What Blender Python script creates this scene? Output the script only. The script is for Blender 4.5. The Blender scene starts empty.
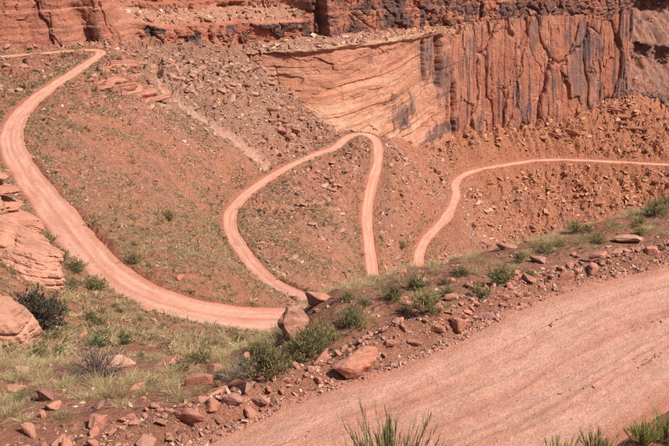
import bpy, bmesh, math, random
import numpy as np
from mathutils import Vector, Matrix

rng = np.random.default_rng(7)
random.seed(7)
S = bpy.context.scene
COL = S.collection

# ------------------------------------------------------------------ camera
PITCH = math.radians(22.0)
FPX, CU, CV = 919.0, 334.5, 223.0          # focal length and centre of the photograph in its pixels
cam = bpy.data.cameras.new('camera')
cam.sensor_width = 36.0
cam.lens = 36.0 * FPX / 669.0
cam.clip_start = 0.1
cam.clip_end = 5000.0
cam_o = bpy.data.objects.new('camera', cam)
COL.objects.link(cam_o)
cam_o.location = (0, 0, 0)
cam_o.rotation_euler = (math.pi / 2 - PITCH, 0, 0)
S.camera = cam_o

# ------------------------------------------------------------------ light
SUN_EL, SUN_AZ = math.radians(50), math.radians(112)   # azimuth clockwise from +Y: high, to the right and a little behind
world = bpy.data.worlds.new('World')
S.world = world
world.use_nodes = True
wn = world.node_tree
wn.nodes.clear()
sky = wn.nodes.new('ShaderNodeTexSky')
sky.sky_type = 'NISHITA'
sky.sun_disc = False
sky.sun_elevation = SUN_EL
sky.sun_rotation = SUN_AZ
sky.air_density = 1.0
sky.dust_density = 4.0
sky.ozone_density = 0.6
bg = wn.nodes.new('ShaderNodeBackground')
bg.inputs['Strength'].default_value = 0.058
wo = wn.nodes.new('ShaderNodeOutputWorld')
wn.links.new(sky.outputs[0], bg.inputs['Color'])
wn.links.new(bg.outputs[0], wo.inputs['Surface'])
sun = bpy.data.lights.new('sun', 'SUN')
sun.energy = 4.0
sun.angle = math.radians(4.5)
sun.color = (1.0, 0.95, 0.88)
sun_o = bpy.data.objects.new('sun', sun)
COL.objects.link(sun_o)
sd = Vector((math.sin(SUN_AZ) * math.cos(SUN_EL), math.cos(SUN_AZ) * math.cos(SUN_EL), math.sin(SUN_EL)))
sun_o.rotation_euler = sd.to_track_quat('Z', 'Y').to_euler()
sun_o.location = (0, -20, 60)
S.view_settings.view_transform = 'Standard'
S.view_settings.look = 'None'
S.view_settings.gamma = 1.0
S.view_settings.use_curve_mapping = False
S.view_settings.exposure = 0.60

# ------------------------------------------------------------------ camera maths for reading positions off the photograph
CP, SP = math.cos(PITCH), math.sin(PITCH)
def tanv(v):
    b = (np.asarray(v, float) - CV) / FPX
    return (SP + b * CP) / (CP - b * SP)          # -z / Y on the row v
def arat(u, v):
    b = (np.asarray(v, float) - CV) / FPX
    return (np.asarray(u, float) - CU) / FPX / (CP - b * SP)   # X / Y
def at(u, v, Y):
    return np.array([arat(u, v) * Y, Y, -tanv(v) * Y])
def atz(u, v, z):
    return at(u, v, -z / tanv(v))
def project(P):
    P = np.atleast_2d(P)
    d = P[:, 1] * CP - P[:, 2] * SP
    up = P[:, 1] * SP + P[:, 2] * CP
    return CU + FPX * P[:, 0] / d, CV - FPX * up / d, d

# ------------------------------------------------------------------ noise
def _hash(ix, iy, iz, seed):
    h = (ix.astype(np.int64) * 374761393 + iy.astype(np.int64) * 668265263 + iz.astype(np.int64) * 2147483647 // 3 + seed * 1274126177) & 0xffffffff
    h = ((h ^ (h >> 13)) * 1274126177) & 0xffffffff
    h = ((h ^ (h >> 16)) * 2246822519) & 0xffffffff
    h = h ^ (h >> 13)
    return (h & 0xffffff) / float(0xffffff)
def noise2(x, y, seed=0):
    x = np.asarray(x, float); y = np.asarray(y, float)
    x, y = np.broadcast_arrays(x, y)
    ix = np.floor(x); iy = np.floor(y)
    fx = x - ix; fy = y - iy
    ux = fx * fx * fx * (fx * (fx * 6 - 15) + 10); uy = fy * fy * fy * (fy * (fy * 6 - 15) + 10)
    z0 = np.zeros_like(ix)
    def g(dx, dy):
        a = _hash(ix + dx, iy + dy, z0, seed) * 2 * np.pi
        return np.cos(a) * (fx - dx) + np.sin(a) * (fy - dy)
    a = g(0, 0); b = g(1, 0); c = g(0, 1); d = g(1, 1)
    return ((a + (b - a) * ux) + ((c + (d - c) * ux) - (a + (b - a) * ux)) * uy) * 1.5
def fbm(x, y, seed=0, octv=4, gain=0.5):
    r = 0; a = 1.0; f = 1.0; n = 0
    for i in range(octv):
        r = r + a * noise2(np.asarray(x) * f + 17.3 * i, np.asarray(y) * f - 9.1 * i, seed + i * 13)
        n += a; a *= gain; f *= 2.03
    return r / n
def ridged(x, y, seed=0, octv=3):
    r = 0; a = 1.0; f = 1.0; n = 0
    for i in range(octv):
        r = r + a * (1 - 2 * np.abs(noise2(np.asarray(x) * f + 5.7 * i, np.asarray(y) * f + 3.3 * i, seed + i * 7)))
        n += a; a *= .5; f *= 2.1
    return r / n
def voro(x, y, seed=0, jit=0.9):
    """nearest-cell distance, distance to the cell's edge (F2-F1), a random number per cell"""
    x, y = np.broadcast_arrays(np.asarray(x, float), np.asarray(y, float))
    ix = np.floor(x); iy = np.floor(y)
    f1 = np.full(x.shape, 9.0); f2 = np.full(x.shape, 9.0); cid = np.zeros(x.shape)
    z0 = np.zeros_like(ix)
    for dx in (-1, 0, 1):
        for dy in (-1, 0, 1):
            cx = ix + dx; cy = iy + dy
            px = cx + .5 + (_hash(cx, cy, z0, seed) - .5) * jit
            py = cy + .5 + (_hash(cx, cy, z0 + 1, seed) - .5) * jit
            d = np.hypot(px - x, py - y)
            r = _hash(cx, cy, z0 + 2, seed)
            m = d < f1
            f2 = np.where(m, f1, np.minimum(f2, d))
            cid = np.where(m, r, cid)
            f1 = np.where(m, d, f1)
    return f1, f2 - f1, cid
def sstep(a, b, x):
    t = np.clip((np.asarray(x, float) - a) / (b - a), 0, 1)
    return t * t * (3 - 2 * t)
def mixc(a, b, t):
    t = np.asarray(t)[..., None]
    return np.asarray(a) * (1 - t) + np.asarray(b) * t

# ------------------------------------------------------------------ object helpers
def mesh_arrays(name, V, F, mat=None, smooth=True, col=None, uv=None):
    V = np.ascontiguousarray(V, np.float32).reshape(-1, 3); F = np.ascontiguousarray(F, np.int32)
    me = bpy.data.meshes.new(name)
    n, k = F.shape
    me.vertices.add(len(V)); me.vertices.foreach_set('co', V.ravel())
    me.loops.add(n * k); me.loops.foreach_set('vertex_index', F.ravel())
    me.polygons.add(n); me.polygons.foreach_set('loop_start', np.arange(0, n * k, k, dtype=np.int32))
    me.polygons.foreach_set('use_smooth', np.full(n, smooth, dtype=bool))
    if col is not None:
        c = np.ones((len(V), 4), np.float32); c[:, :3] = np.asarray(col).reshape(-1, 3)
        at_ = me.color_attributes.new('Col', 'FLOAT_COLOR', 'POINT'); at_.data.foreach_set('color', c.ravel())
    if uv is not None:
        l = me.uv_layers.new(name='UVMap')
        l.data.foreach_set('uv', np.ascontiguousarray(np.asarray(uv, np.float32).reshape(-1, 2)[F.ravel()]).ravel())
    me.update(calc_edges=True); me.validate()
    if mat: me.materials.append(mat)
    return me
def obj(name, me, parent=None, loc=None, rot=None, scale=None):
    o = bpy.data.objects.new(name, me); COL.objects.link(o)
    if parent: o.parent = parent
    if loc is not None: o.location = loc
    if rot is not None: o.rotation_euler = rot
    if scale is not None: o.scale = scale
    return o
def tag(o, label=None, cat=None, group=None, kind=None):
    if label: o['label'] = label
    if cat: o['category'] = cat
    if group: o['group'] = group
    if kind: o['kind'] = kind
    return o
def gridfaces(nr, nc, flip=False):
    i = np.arange(nr * nc).reshape(nr, nc)
    a, b, c, d = i[:-1, :-1].ravel(), i[:-1, 1:].ravel(), i[1:, 1:].ravel(), i[1:, :-1].ravel()
    return np.stack([a, d, c, b] if flip else [a, b, c, d], 1)

# ------------------------------------------------------------------ materials
def mat_base(name, rough=0.95, spec=0.15):
    m = bpy.data.materials.new(name); m.use_nodes = True
    nt = m.node_tree; b = nt.nodes['Principled BSDF']
    b.inputs['Roughness'].default_value = rough
    b.inputs['Specular IOR Level'].default_value = spec
    return m, nt, b
def N(nt, t, **kw):
    n = nt.nodes.new(t)
    for k, v in kw.items(): setattr(n, k, v)
    return n
def tex_noise(nt, vec, scale, detail=6, rough=0.6):
    n = N(nt, 'ShaderNodeTexNoise'); n.inputs['Scale'].default_value = scale
    n.inputs['Detail'].default_value = detail; n.inputs['Roughness'].default_value = rough
    nt.links.new(vec, n.inputs['Vector']); return n.outputs['Fac']
def maprange(nt, val, a, b, c, d):
    n = N(nt, 'ShaderNodeMapRange'); nt.links.new(val, n.inputs[0])
    for i, x in enumerate((a, b, c, d)): n.inputs[i + 1].default_value = x
    return n.outputs[0]
def mixcol(nt, fac, a, b, blend='MIX'):
    n = N(nt, 'ShaderNodeMix', data_type='RGBA', blend_type=blend)
    if isinstance(fac, (int, float)): n.inputs[0].default_value = fac
    else: nt.links.new(fac, n.inputs[0])
    for x, s in ((a, n.inputs[6]), (b, n.inputs[7])):
        if isinstance(x, tuple): s.default_value = (*x, 1)
        else: nt.links.new(x, s)
    return n.outputs[2]
def mul_val(nt, col, val):
    n = N(nt, 'ShaderNodeVectorMath', operation='SCALE'); nt.links.new(col, n.inputs[0]); nt.links.new(val, n.inputs['Scale']); return n.outputs[0]
def bump(nt, h, strength, dist, normal=None):
    n = N(nt, 'ShaderNodeBump'); n.inputs['Strength'].default_value = strength; n.inputs['Distance'].default_value = dist
    nt.links.new(h, n.inputs['Height'])
    if normal: nt.links.new(normal, n.inputs['Normal'])
    return n.outputs[0]
def objpos(nt):
    return N(nt, 'ShaderNodeNewGeometry').outputs['Position']
def scaled(nt, vec, s):
    n = N(nt, 'ShaderNodeVectorMath', operation='MULTIPLY'); nt.links.new(vec, n.inputs[0]); n.inputs[1].default_value = s; return n.outputs[0]

def mat_ground():
    m, nt, b = mat_base('desert_soil')
    p = objpos(nt); c = N(nt, 'ShaderNodeAttribute', attribute_name='Col').outputs['Color']
    n1 = tex_noise(nt, p, 0.9, 8, .65); n2 = tex_noise(nt, p, 5.0, 8, .7); n3 = tex_noise(nt, p, 30.0, 4, .7)
    c = mul_val(nt, c, maprange(nt, n1, .3, .7, .74, 1.24))
    c = mul_val(nt, c, maprange(nt, n2, .3, .7, .78, 1.22))
    v = N(nt, 'ShaderNodeTexVoronoi'); nt.links.new(p, v.inputs['Vector']); v.inputs['Scale'].default_value = 2.4
    v2 = N(nt, 'ShaderNodeTexVoronoi'); nt.links.new(p, v2.inputs['Vector']); v2.inputs['Scale'].default_value = 9.0
    gr = maprange(nt, v.outputs['Distance'], .12, .34, 1, 0); gr2 = maprange(nt, v2.outputs['Distance'], .15, .4, 1, 0)
    sep = N(nt, 'ShaderNodeSeparateColor'); nt.links.new(v.outputs['Color'], sep.inputs[0])
    pick = N(nt, 'ShaderNodeMath', operation='MULTIPLY'); nt.links.new(gr, pick.inputs[0]); nt.links.new(maprange(nt, sep.outputs[0], .45, .6, 0, 1), pick.inputs[1])
    c = mixcol(nt, pick.outputs[0], c, mixcol(nt, sep.outputs[1], (.27, .125, .095), (.52, .29, .21)))
    nt.links.new(c, b.inputs['Base Color'])
    nb = bump(nt, n1, .9, 1.1); nb = bump(nt, n2, 1.0, .35, nb); nb = bump(nt, pick.outputs[0], .8, .16, nb); nb = bump(nt, gr2, .5, .035, nb); nb = bump(nt, n3, .6, .035, nb)
    nt.links.new(nb, b.inputs['Normal']); return m
def mat_road():
    m, nt, b = mat_base('graded_dirt')
    uv = N(nt, 'ShaderNodeUVMap').outputs['UV']; p = objpos(nt)
    c = N(nt, 'ShaderNodeAttribute', attribute_name='Col').outputs['Color']
    st = tex_noise(nt, scaled(nt, uv, (.10, 1.5, 1)), 1.0, 7, .6)
    st2 = tex_noise(nt, scaled(nt, uv, (.45, 11, 1)), 1.0, 5, .6)
    n2 = tex_noise(nt, p, 2.2, 9, .72); n3 = tex_noise(nt, p, 14.0, 5, .7); n4 = tex_noise(nt, p, 60.0, 3, .6)
    c = mul_val(nt, c, maprange(nt, st, .32, .68, .92, 1.07))
    c = mul_val(nt, c, maprange(nt, st2, .3, .7, .94, 1.06))
    c = mul_val(nt, c, maprange(nt, n2, .3, .7, .86, 1.16))
    c = mul_val(nt, c, maprange(nt, n3, .3, .7, .78, 1.2))
    c = mul_val(nt, c, maprange(nt, n4, .3, .7, .82, 1.18))
    nt.links.new(c, b.inputs['Base Color'])
    vv = N(nt, 'ShaderNodeTexVoronoi'); nt.links.new(p, vv.inputs['Vector']); vv.inputs['Scale'].default_value = 8.0
    cl = maprange(nt, vv.outputs['Distance'], .1, .4, 1, 0)
    nb = bump(nt, st, .25, .15); nb = bump(nt, st2, .3, .04, nb); nb = bump(nt, n2, .8, .16, nb); nb = bump(nt, n3, .9, .06, nb); nb = bump(nt, cl, .35, .02, nb); nb = bump(nt, n4, .6, .012, nb)
    nt.links.new(nb, b.inputs['Normal']); return m
def mat_cliff():
    m, nt, b = mat_base('cliff_sandstone')
    p = objpos(nt); c = N(nt, 'ShaderNodeAttribute', attribute_name='Col').outputs['Color']
    n1 = tex_noise(nt, p, .35, 9, .65); n2 = tex_noise(nt, scaled(nt, p, (1, 1, 3.5)), .9, 8, .65); n3 = tex_noise(nt, p, 4.0, 6, .7)
    c = mul_val(nt, c, maprange(nt, n1, .3, .7, .82, 1.18))
    c = mul_val(nt, c, maprange(nt, n2, .3, .7, .84, 1.16))
    nt.links.new(c, b.inputs['Base Color'])
    nb = bump(nt, n1, .8, 1.6); nb = bump(nt, n2, .8, .7, nb); nb = bump(nt, n3, .7, .2, nb)
    nt.links.new(nb, b.inputs['Normal']); return m
def mat_rock(name, ca, cb, scale=1.0, attr=False, bands=0.0, dust=.4):
    m, nt, b = mat_base(name)
    tc = N(nt, 'ShaderNodeTexCoord').outputs['Object']
    rnd = N(nt, 'ShaderNodeObjectInfo').outputs['Random']
    if attr:
        c = N(nt, 'ShaderNodeAttribute', attribute_name='Col').outputs['Color']; tc = objpos(nt)
    else:
        c = mixcol(nt, rnd, ca, cb)
    n1 = tex_noise(nt, tc, 1.6 * scale, 8, .65); n2 = tex_noise(nt, tc, 7 * scale, 8, .7); n3 = tex_noise(nt, scaled(nt, tc, (1, 1, 5)), 1.5 * scale, 6, .6)
    c = mul_val(nt, c, maprange(nt, n1, .3, .7, .75, 1.25))
    c = mul_val(nt, c, maprange(nt, n2, .3, .7, .82, 1.18))
    c = mul_val(nt, c, maprange(nt, n3, .3, .7, 1 - .2 - bands, 1 + .15 + bands))
    if not attr:
        # pale dust on the upper faces of the stones
        nz = N(nt, 'ShaderNodeSeparateXYZ'); nt.links.new(N(nt, 'ShaderNodeNewGeometry').outputs['Normal'], nz.inputs[0])
        c = mixcol(nt, maprange(nt, nz.outputs[2], .55, .98, 0, dust), c, (.48, .24, .165))
    nt.links.new(c, b.inputs['Base Color'])
    nb = bump(nt, n1, .5, .12 / scale); nb = bump(nt, n2, .6, .03 / scale, nb); nb = bump(nt, n3, .4, .06 / scale, nb)
    nt.links.new(nb, b.inputs['Normal']); return m
def mat_plant(name, tint=(1, 1, 1), var=.25):
    m, nt, b = mat_base(name, .8, .2)
    c = N(nt, 'ShaderNodeAttribute', attribute_name='Col').outputs['Color']
    c = mixcol(nt, 1.0, c, tint, 'MULTIPLY')
    rnd = N(nt, 'ShaderNodeObjectInfo').outputs['Random']
    c = mul_val(nt, c, maprange(nt, rnd, 0, 1, 1 - var, 1 + var))
    nt.links.new(c, b.inputs['Base Color'])
    tr = N(nt, 'ShaderNodeBsdfTranslucent'); nt.links.new(c, tr.inputs['Color'])
    mx = N(nt, 'ShaderNodeMixShader'); mx.inputs[0].default_value = .4
    out = nt.nodes['Material Output']
    nt.links.new(b.outputs[0], mx.inputs[1]); nt.links.new(tr.outputs[0], mx.inputs[2]); nt.links.new(mx.outputs[0], out.inputs['Surface'])
    return m
M_GROUND, M_ROAD, M_CLIFF = mat_ground(), mat_road(), mat_cliff()
# ------------------------------------------------------------------ roads: centre lines read from the photograph, (u, v, z) in view or ('w', X, Y, z) out of view
def catmull(P, step):
    P = np.asarray(P, float)
    P = np.vstack([2 * P[0] - P[1], P, 2 * P[-1] - P[-2]])
    out = []
    for i in range(1, len(P) - 2):
        p0, p1, p2, p3 = P[i - 1:i + 3]
        # centripetal parameter keeps tight bends round
        d1 = max(np.linalg.norm(p1[:2] - p0[:2]), 1e-3) ** .5; d2 = max(np.linalg.norm(p2[:2] - p1[:2]), 1e-3) ** .5; d3 = max(np.linalg.norm(p3[:2] - p2[:2]), 1e-3) ** .5
        m1 = (p1 - p0) / d1 - (p2 - p0) / (d1 + d2) + (p2 - p1) / d2
        m2 = (p2 - p1) / d2 - (p3 - p1) / (d2 + d3) + (p3 - p2) / d3
        m1 *= d2; m2 *= d2
        t = np.linspace(0, 1, 24, endpoint=False)[:, None]
        out.append((2 * t**3 - 3 * t**2 + 1) * p1 + (t**3 - 2 * t**2 + t) * m1 + (-2 * t**3 + 3 * t**2) * p2 + (t**3 - t**2) * m2)
    out.append(P[-2][None]); Q = np.vstack(out)
    s = np.r_[0, np.cumsum(np.linalg.norm(np.diff(Q[:, :2], axis=0), axis=1))]
    ss = np.linspace(0, s[-1], max(3, int(s[-1] / step)))
    return np.stack([np.interp(ss, s, Q[:, k]) for k in range(3)], 1), ss
def pts(L):
    return [np.array(p[1:], float) if p[0] == 'w' else atz(*p) for p in L]

R1 = pts([(-90, 60, -47.4), (-40, 58.5, -47.6), (0, 56.5, -47.8), (45, 53, -48), (80, 50.2, -48.1), (96, 50, -48.1), (101, 53.5, -48.0), (88, 63, -47.5),
          (62, 80, -46), (36, 98, -44.6), (18, 117, -43.2), (11, 138, -41.6), (18, 160, -40.4), (37, 188, -39.4),
          (59, 216, -38.7), (82, 246, -38.2), (107, 274, -38), (137, 293, -38.1), (172, 306, -38.3), (212, 314.5, -38.6),
          (250, 319, -39), (290, 321, -39.4), ('w', 3, 69.5, -40.2), ('w', 13, 73, -42.5), ('w', 19.5, 82, -46), ('w', 20, 93, -50), ('w', 14, 106, -55), ('w', 5, 117, -59.3)])
R2 = pts([('w', 5, 117, -59.3), (312, 301.5, -61.4), (297, 294.5, -62.2), (275, 284, -63.4), (256, 268, -65), (240, 247, -67), (230, 228, -69), (231, 212, -70.3), (243, 197, -71.6),
          (264, 181, -73.2), (290, 166, -75), (318, 153.5, -76.8), (336, 147, -77.6), (345, 139, -77.9), (354, 134.5, -78.0), (366, 134, -78.3), (374, 138.5, -78.8), (378, 150, -79.8),
          (376, 168, -81.6), (370, 190, -83.8), (366.5, 213, -86), (368, 238, -88.3), (371, 262, -90.8), (373, 277, -92.2),
          ('w', 9.5, 187, -93.7), ('w', 12.5, 180, -95.5), ('w', 17.5, 179, -97.8), ('w', 20.3, 186, -100), ('w', 20.0, 203, -102.5)])
R3 = pts([('w', 20.0, 203, -102.5), (418, 270, -103.6), (419, 254, -105), (424, 242, -105.7), (433, 231, -106.3), (444, 219, -106.9), (452, 206, -107.4), (456, 194, -107.8), (455, 185, -108.1), (460, 177.5, -108.6),
          (472, 171.5, -109.4), (490, 167.5, -110.3), (510, 164, -111.2), (535, 160.5, -112.2), (560, 159.5, -112.9), (600, 161, -113.7), (640, 163.2, -114.4), (680, 165, -115), (760, 169, -116)])
FG_U = [(-60, 560), (60, 497), (200, 440), (300, 396), (380, 368), (440, 344), (510, 310), (570, 286), (669, 262), (760, 240)]   # outer edge of the near road
FGZ = -12.0
fgu = np.array([atz(u, v, FGZ) for u, v in FG_U])
FGW = 5.5
_d = np.gradient(fgu[:, :2], axis=0); _d /= np.linalg.norm(_d, axis=1)[:, None]
_d = np.array([np.mean(_d[max(0, i - 2):i + 3], axis=0) for i in range(len(_d))]); _d /= np.linalg.norm(_d, axis=1)[:, None]
fgn = np.stack([_d[:, 1], -_d[:, 0]], 1)                   # towards the camera side
FG = np.c_[fgu[:, :2] + fgn * FGW / 2, fgu[:, 2]]
ROADS = {}
def add_road(key, P, hw, step):
    C, s = catmull(P, step)
    ROADS[key] = dict(C=C, s=s, hw=np.interp(np.linspace(0, 1, len(C)), np.linspace(0, 1, len(hw)), hw))
add_road('upper', R1, [1.2, 1.2, 1.5, 1.65, 1.75, 1.9, 2.1, 2.5, 2.7, 2.4], 1.0)
add_road('middle', R2, [1.5, 1.45, 1.35, 1.3, 1.35, 1.35, 1.3, 1.35, 1.4], 1.0)
add_road('lower', R3, [1.5, 1.4, 1.3, 1.25, 1.25], 1.0)
add_road('near', FG, [FGW / 2], 0.4)

# ------------------------------------------------------------------ cliff lines: (u, base v, base Y, top v, top Y, upper base v, upper base Y)
CL = np.array([
    (244, 58, 281, 54, 283, 39, 290),
    (262, 66, 280, 52, 281, 40, 289),
    (285, 88, 277, 51, 281, 38, 292),
    (312, 112, 273, 49, 281, 35, 295),
    (335, 132, 271, 46, 283, 33.5, 299),
    (365, 134, 281, 41.5, 292, 32, 309),
    (400, 138, 298, 36, 309, 29, 322),
    (430, 138, 318, 31.5, 326, 26, 334),
    (452, 134, 331, 28.5, 337, 24.5, 343),
    (475, 128, 343, 25, 347, 22.5, 351),
    (510, 121, 353, 20, 358, 18.3, 360.5),
    (560, 111, 366, 16, 371, 14.6, 373),
    (600, 104, 377, 13, 380, 11.8, 382),
    (634, 94, 387, 11, 390, 9.8, 392)], float)
UP = [(-130, 56, 238), (-60, 54, 241), (0, 52, 243), (40, 50, 246), (72, 48.5, 247), (88, 46, 252), (104, 45.5, 250), (124, 43, 254), (140, 38, 262), (165, 45, 264), (200, 42, 272), (244, 39, 289)]

# ------------------------------------------------------------------ the lie of the land: a thin-plate surface through points read off the photograph
ctrl = []
def c(u, v, Y): ctrl.append(at(u, v, Y))
def cw(x, y, z): ctrl.append(np.array((x, y, z), float))
for k, R in ROADS.items():
    if k == 'near': continue
    step = {'upper': 7, 'middle': 7, 'lower': 8}[k]
    for p in R['C'][::step]: ctrl.append(p)
for i in range(len(fgu)):
    ctrl.append(fgu[i]); q = FG[i].copy(); q[:2] += fgn[i] * FGW / 2; ctrl.append(q)
# crest of the bench beyond the near road, and the drop behind it
for u, v, Y in [(760, 172, 35), (669, 203, 33), (600, 225, 31), (520, 247, 29.5), (470, 257, 28.7), (420, 267, 28.2), (375, 277, 28), (345, 285, 27.8), (322, 295, 27.4), (306, 312, 26.5)]:
    p = at(u, v, Y); ctrl.append(p)
    m_ = p * .93; m_[2] = -12.25 + (p[2] + 12.25) * .35; ctrl.append(m_)
    for k, dz in ((1.22, 4.5), (1.7, 16), (2.4, 31), (3.4, 50)):
        cw(p[0] * k, p[1] * k, p[2] - dz)
for u, v, Y in [(0, 398, 20), (60, 394, 20.2), (120, 392, 20.3), (180, 384, 21), (230, 372, 22), (270, 352, 23.5), (285, 338, 25)]: c(u, v, Y)
for u, v, Y in [(0, 370, 26), (50, 368, 26), (100, 366, 26), (150, 362, 26.5), (200, 356, 27), (240, 349, 28), (275, 342, 29),
                (0, 350, 38), (60, 351, 40), (120, 352, 42), (170, 354, 43), (220, 357, 44), (270, 360, 46), (300, 360, 46),
                (60, 326, 52), (110, 330, 53), (160, 340, 55), (220, 347, 57), (275, 352, 57), (310, 354, 57), (110, 312, 62), (160, 326, 64), (230, 340, 65), (290, 346, 65),
                (75, 300, 62), (55, 280, 66), (20, 300, 52), (-20, 300, 50), (-20, 250, 58), (20, 260, 62), (40, 240, 74), (15, 205, 86), (-20, 200, 80), (-60, 300, 48), (-60, 200, 78), (-5, 165, 106), (-40, 160, 104), (-10, 130, 140), (-60, 130, 130)]: c(u, v, Y)
# slope between the upper and the middle road
for u, v, Y in [(40, 135, 150), (60, 170, 128), (90, 205, 110), (130, 245, 96), (110, 100, 194), (80, 120, 172), (150, 150, 168), (110, 160, 150), (200, 200, 171), (160, 240, 116), (140, 200, 134), (230, 270, 114), (200, 255, 115), (260, 296, 98), (215, 292, 85), (285, 303, 104), (300, 309, 106), (240, 293, 92),
                (130, 72, 224), (160, 84, 222), (200, 120, 212), (240, 155, 208), (185, 160, 182), (215, 180, 186), (214, 225, 158)]: c(u, v, Y)
# above the upper road's far bend, talus cone, inside the middle loop
for u, v, Y in [(20, 78, 206), (0, 90, 190), (50, 66, 224), (-40, 90, 185), (150, 60, 244), (180, 58, 256), (215, 62, 264), (245, 80, 257), (200, 85, 233), (235, 105, 236), (270, 108, 259), (280, 140, 250), (310, 135, 262), (255, 140, 236),
                (270, 215, 192), (300, 200, 205), (320, 180, 222), (340, 220, 196), (300, 250, 165), (330, 270, 160), (345, 165, 240), (290, 230, 176), (345, 255, 178)]: c(u, v, Y)
# between middle and lower road, talus beneath the red cliff, slope below the lower road
for u, v, Y in [(400, 175, 262), (395, 215, 240), (400, 250, 226), (395, 150, 282), (420, 160, 300), (430, 190, 285), (440, 155, 318), (480, 150, 328), (530, 140, 348), (600, 135, 358), (640, 125, 368), (669, 128, 366), (655, 113, 380), (720, 130, 372),
                (455, 250, 270), (480, 225, 300), (520, 220, 312), (560, 218, 316), (620, 210, 322), (669, 200, 326), (760, 200, 326), (520, 190, 322), (600, 188, 330), (660, 186, 334), (480, 195, 306)]: c(u, v, Y)
for x, y, z in [(60, 190, -112), (90, 230, -120), (60, 250, -119), (120, 280, -128), (30, 215, -106), (45, 120, -78), (75, 150, -96), (110, 180, -112), (160, 260, -126)]: cw(x, y, z)
# foot of the cliffs, and buried ground behind them
for r in CL:
    c(r[0], r[1], r[2]); b = at(r[0], r[1], r[2]); cw(b[0] * 1.08, b[1] * 1.08, b[2] * 1.06 - 1); cw(b[0] * 1.16, b[1] * 1.16, b[2] * 1.15 - 4)
for r in UP:
    c(*r); b = at(*r); cw(b[0] * 1.1, b[1] * 1.1, b[2] * 1.05); cw(b[0] * 1.25, b[1] * 1.25, b[2] * 1.15)
for x, y, z in [(165, 415, -122), (200, 450, -130), (230, 420, -128), (150, 460, -128)]: cw(x, y, z)
# bank on the camera's side of the near road
for i in range(len(FG)):
    q = FG[i].copy(); q[:2] += fgn[i] * FGW / 2
    a = q[0] / q[1]
    if q[1] < 6: continue
    low = sstep(.22, .40, a)
    for k, t0, t1 in ((.93, 40.2, 34.2), (.80, 39, 36.2), (.62, 40, 38.5), (.40, 41, 40)):
        t = math.radians(t0 + (t1 - t0) * low); cw(q[0] * k, q[1] * k, -math.tan(t) * q[1] * k)
for a in (-.5, -.2, .1, .4): cw(a * 2.2, 2.2, -2.1); cw(a * 1.2, 1.2, -1.65)
ctrl = np.array(ctrl)
def lp(P): return np.stack([P[:, 0] / P[:, 1], np.log(P[:, 1])], 1)
Q = lp(ctrl)
# drop near-duplicates
keep = []
for i in range(len(Q)):
    if all(np.hypot(*(Q[i] - Q[j])) > .006 for j in keep): keep.append(i)
Q = Q[keep]; Zc = ctrl[keep, 2]
def kern(d2): return np.where(d2 > 1e-12, d2 * np.log(d2 + 1e-12), 0.0)
n = len(Q)
A = np.zeros((n + 3, n + 3))
w_ = np.exp(Q[:, 1])
A[:n, :n] = kern(((Q[:, None] - Q[None]) ** 2).sum(-1)) + np.eye(n) * 2e-4
A[:n, n] = 1; A[:n, n + 1:] = Q; A[n, :n] = 1; A[n + 1:, :n] = Q.T
W = np.linalg.solve(A, np.r_[Zc, 0, 0, 0])
NA0, NR0 = 190, 260
a0 = np.linspace(-.60, .60, NA0); r0 = np.linspace(math.log(1.0), math.log(480), NR0)
g = np.stack(np.meshgrid(a0, r0), -1).reshape(-1, 2)
zg = np.concatenate([kern(((h[:, None] - Q[None]) ** 2).sum(-1)) @ W[:n] + W[n] + h @ W[n + 1:] for h in np.array_split(g, 20)]).reshape(NR0, NA0)

def bil(Zg, fr, fa):
    i = np.clip(np.floor(fr).astype(int), 0, Zg.shape[0] - 2); j = np.clip(np.floor(fa).astype(int), 0, Zg.shape[1] - 2)
    y = np.clip(fr - i, 0, 1); x = np.clip(fa - j, 0, 1)
    return (Zg[i, j] * (1 - x) + Zg[i, j + 1] * x) * (1 - y) + (Zg[i + 1, j] * (1 - x) + Zg[i + 1, j + 1] * x) * y

# ------------------------------------------------------------------ terrain grid
NCOL = 730
aG = np.linspace(-.56, .56, NCOL)
rowsY = np.concatenate([np.geomspace(1.2, 9, 40, endpoint=False), np.geomspace(9, 34, 290, endpoint=False), np.geomspace(34, 75, 100, endpoint=False),
                        np.geomspace(75, 200, 250, endpoint=False), np.geomspace(200, 395, 350, endpoint=False), np.geomspace(395, 470, 24)])
rG = np.log(rowsY); NROW = len(rG)
fr = (rG - r0[0]) / (r0[1] - r0[0]); fa = (aG - a0[0]) / (a0[1] - a0[0])
FR, FA = np.meshgrid(fr, fa, indexing='ij')
# smooth the coarse surface a little before reading it at fine steps
Zt = bil(zg, FR, FA)
def blur(Z, k, ax):
    kr = np.hanning(2 * k + 3)[1:-1]; kr /= kr.sum()
    Zp = np.pad(Z, [(k, k) if a == ax else (0, 0) for a in (0, 1)], mode='edge')
    return sum(kr[i] * (Zp[i:i + Z.shape[0]] if ax == 0 else Zp[:, i:i + Z.shape[1]]) for i in range(2 * k + 1))
Zt = blur(blur(Zt, 3, 0), 4, 1)
Y = np.broadcast_to(rowsY[:, None], (NROW, NCOL)); X = aG[None, :] * Y
GU, GV, GD = [q.reshape(NROW, NCOL) for q in project(np.stack([X, Y, Zt], -1).reshape(-1, 3))]   # where each point of the ground falls in the photograph, to read its soil off it

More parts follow.
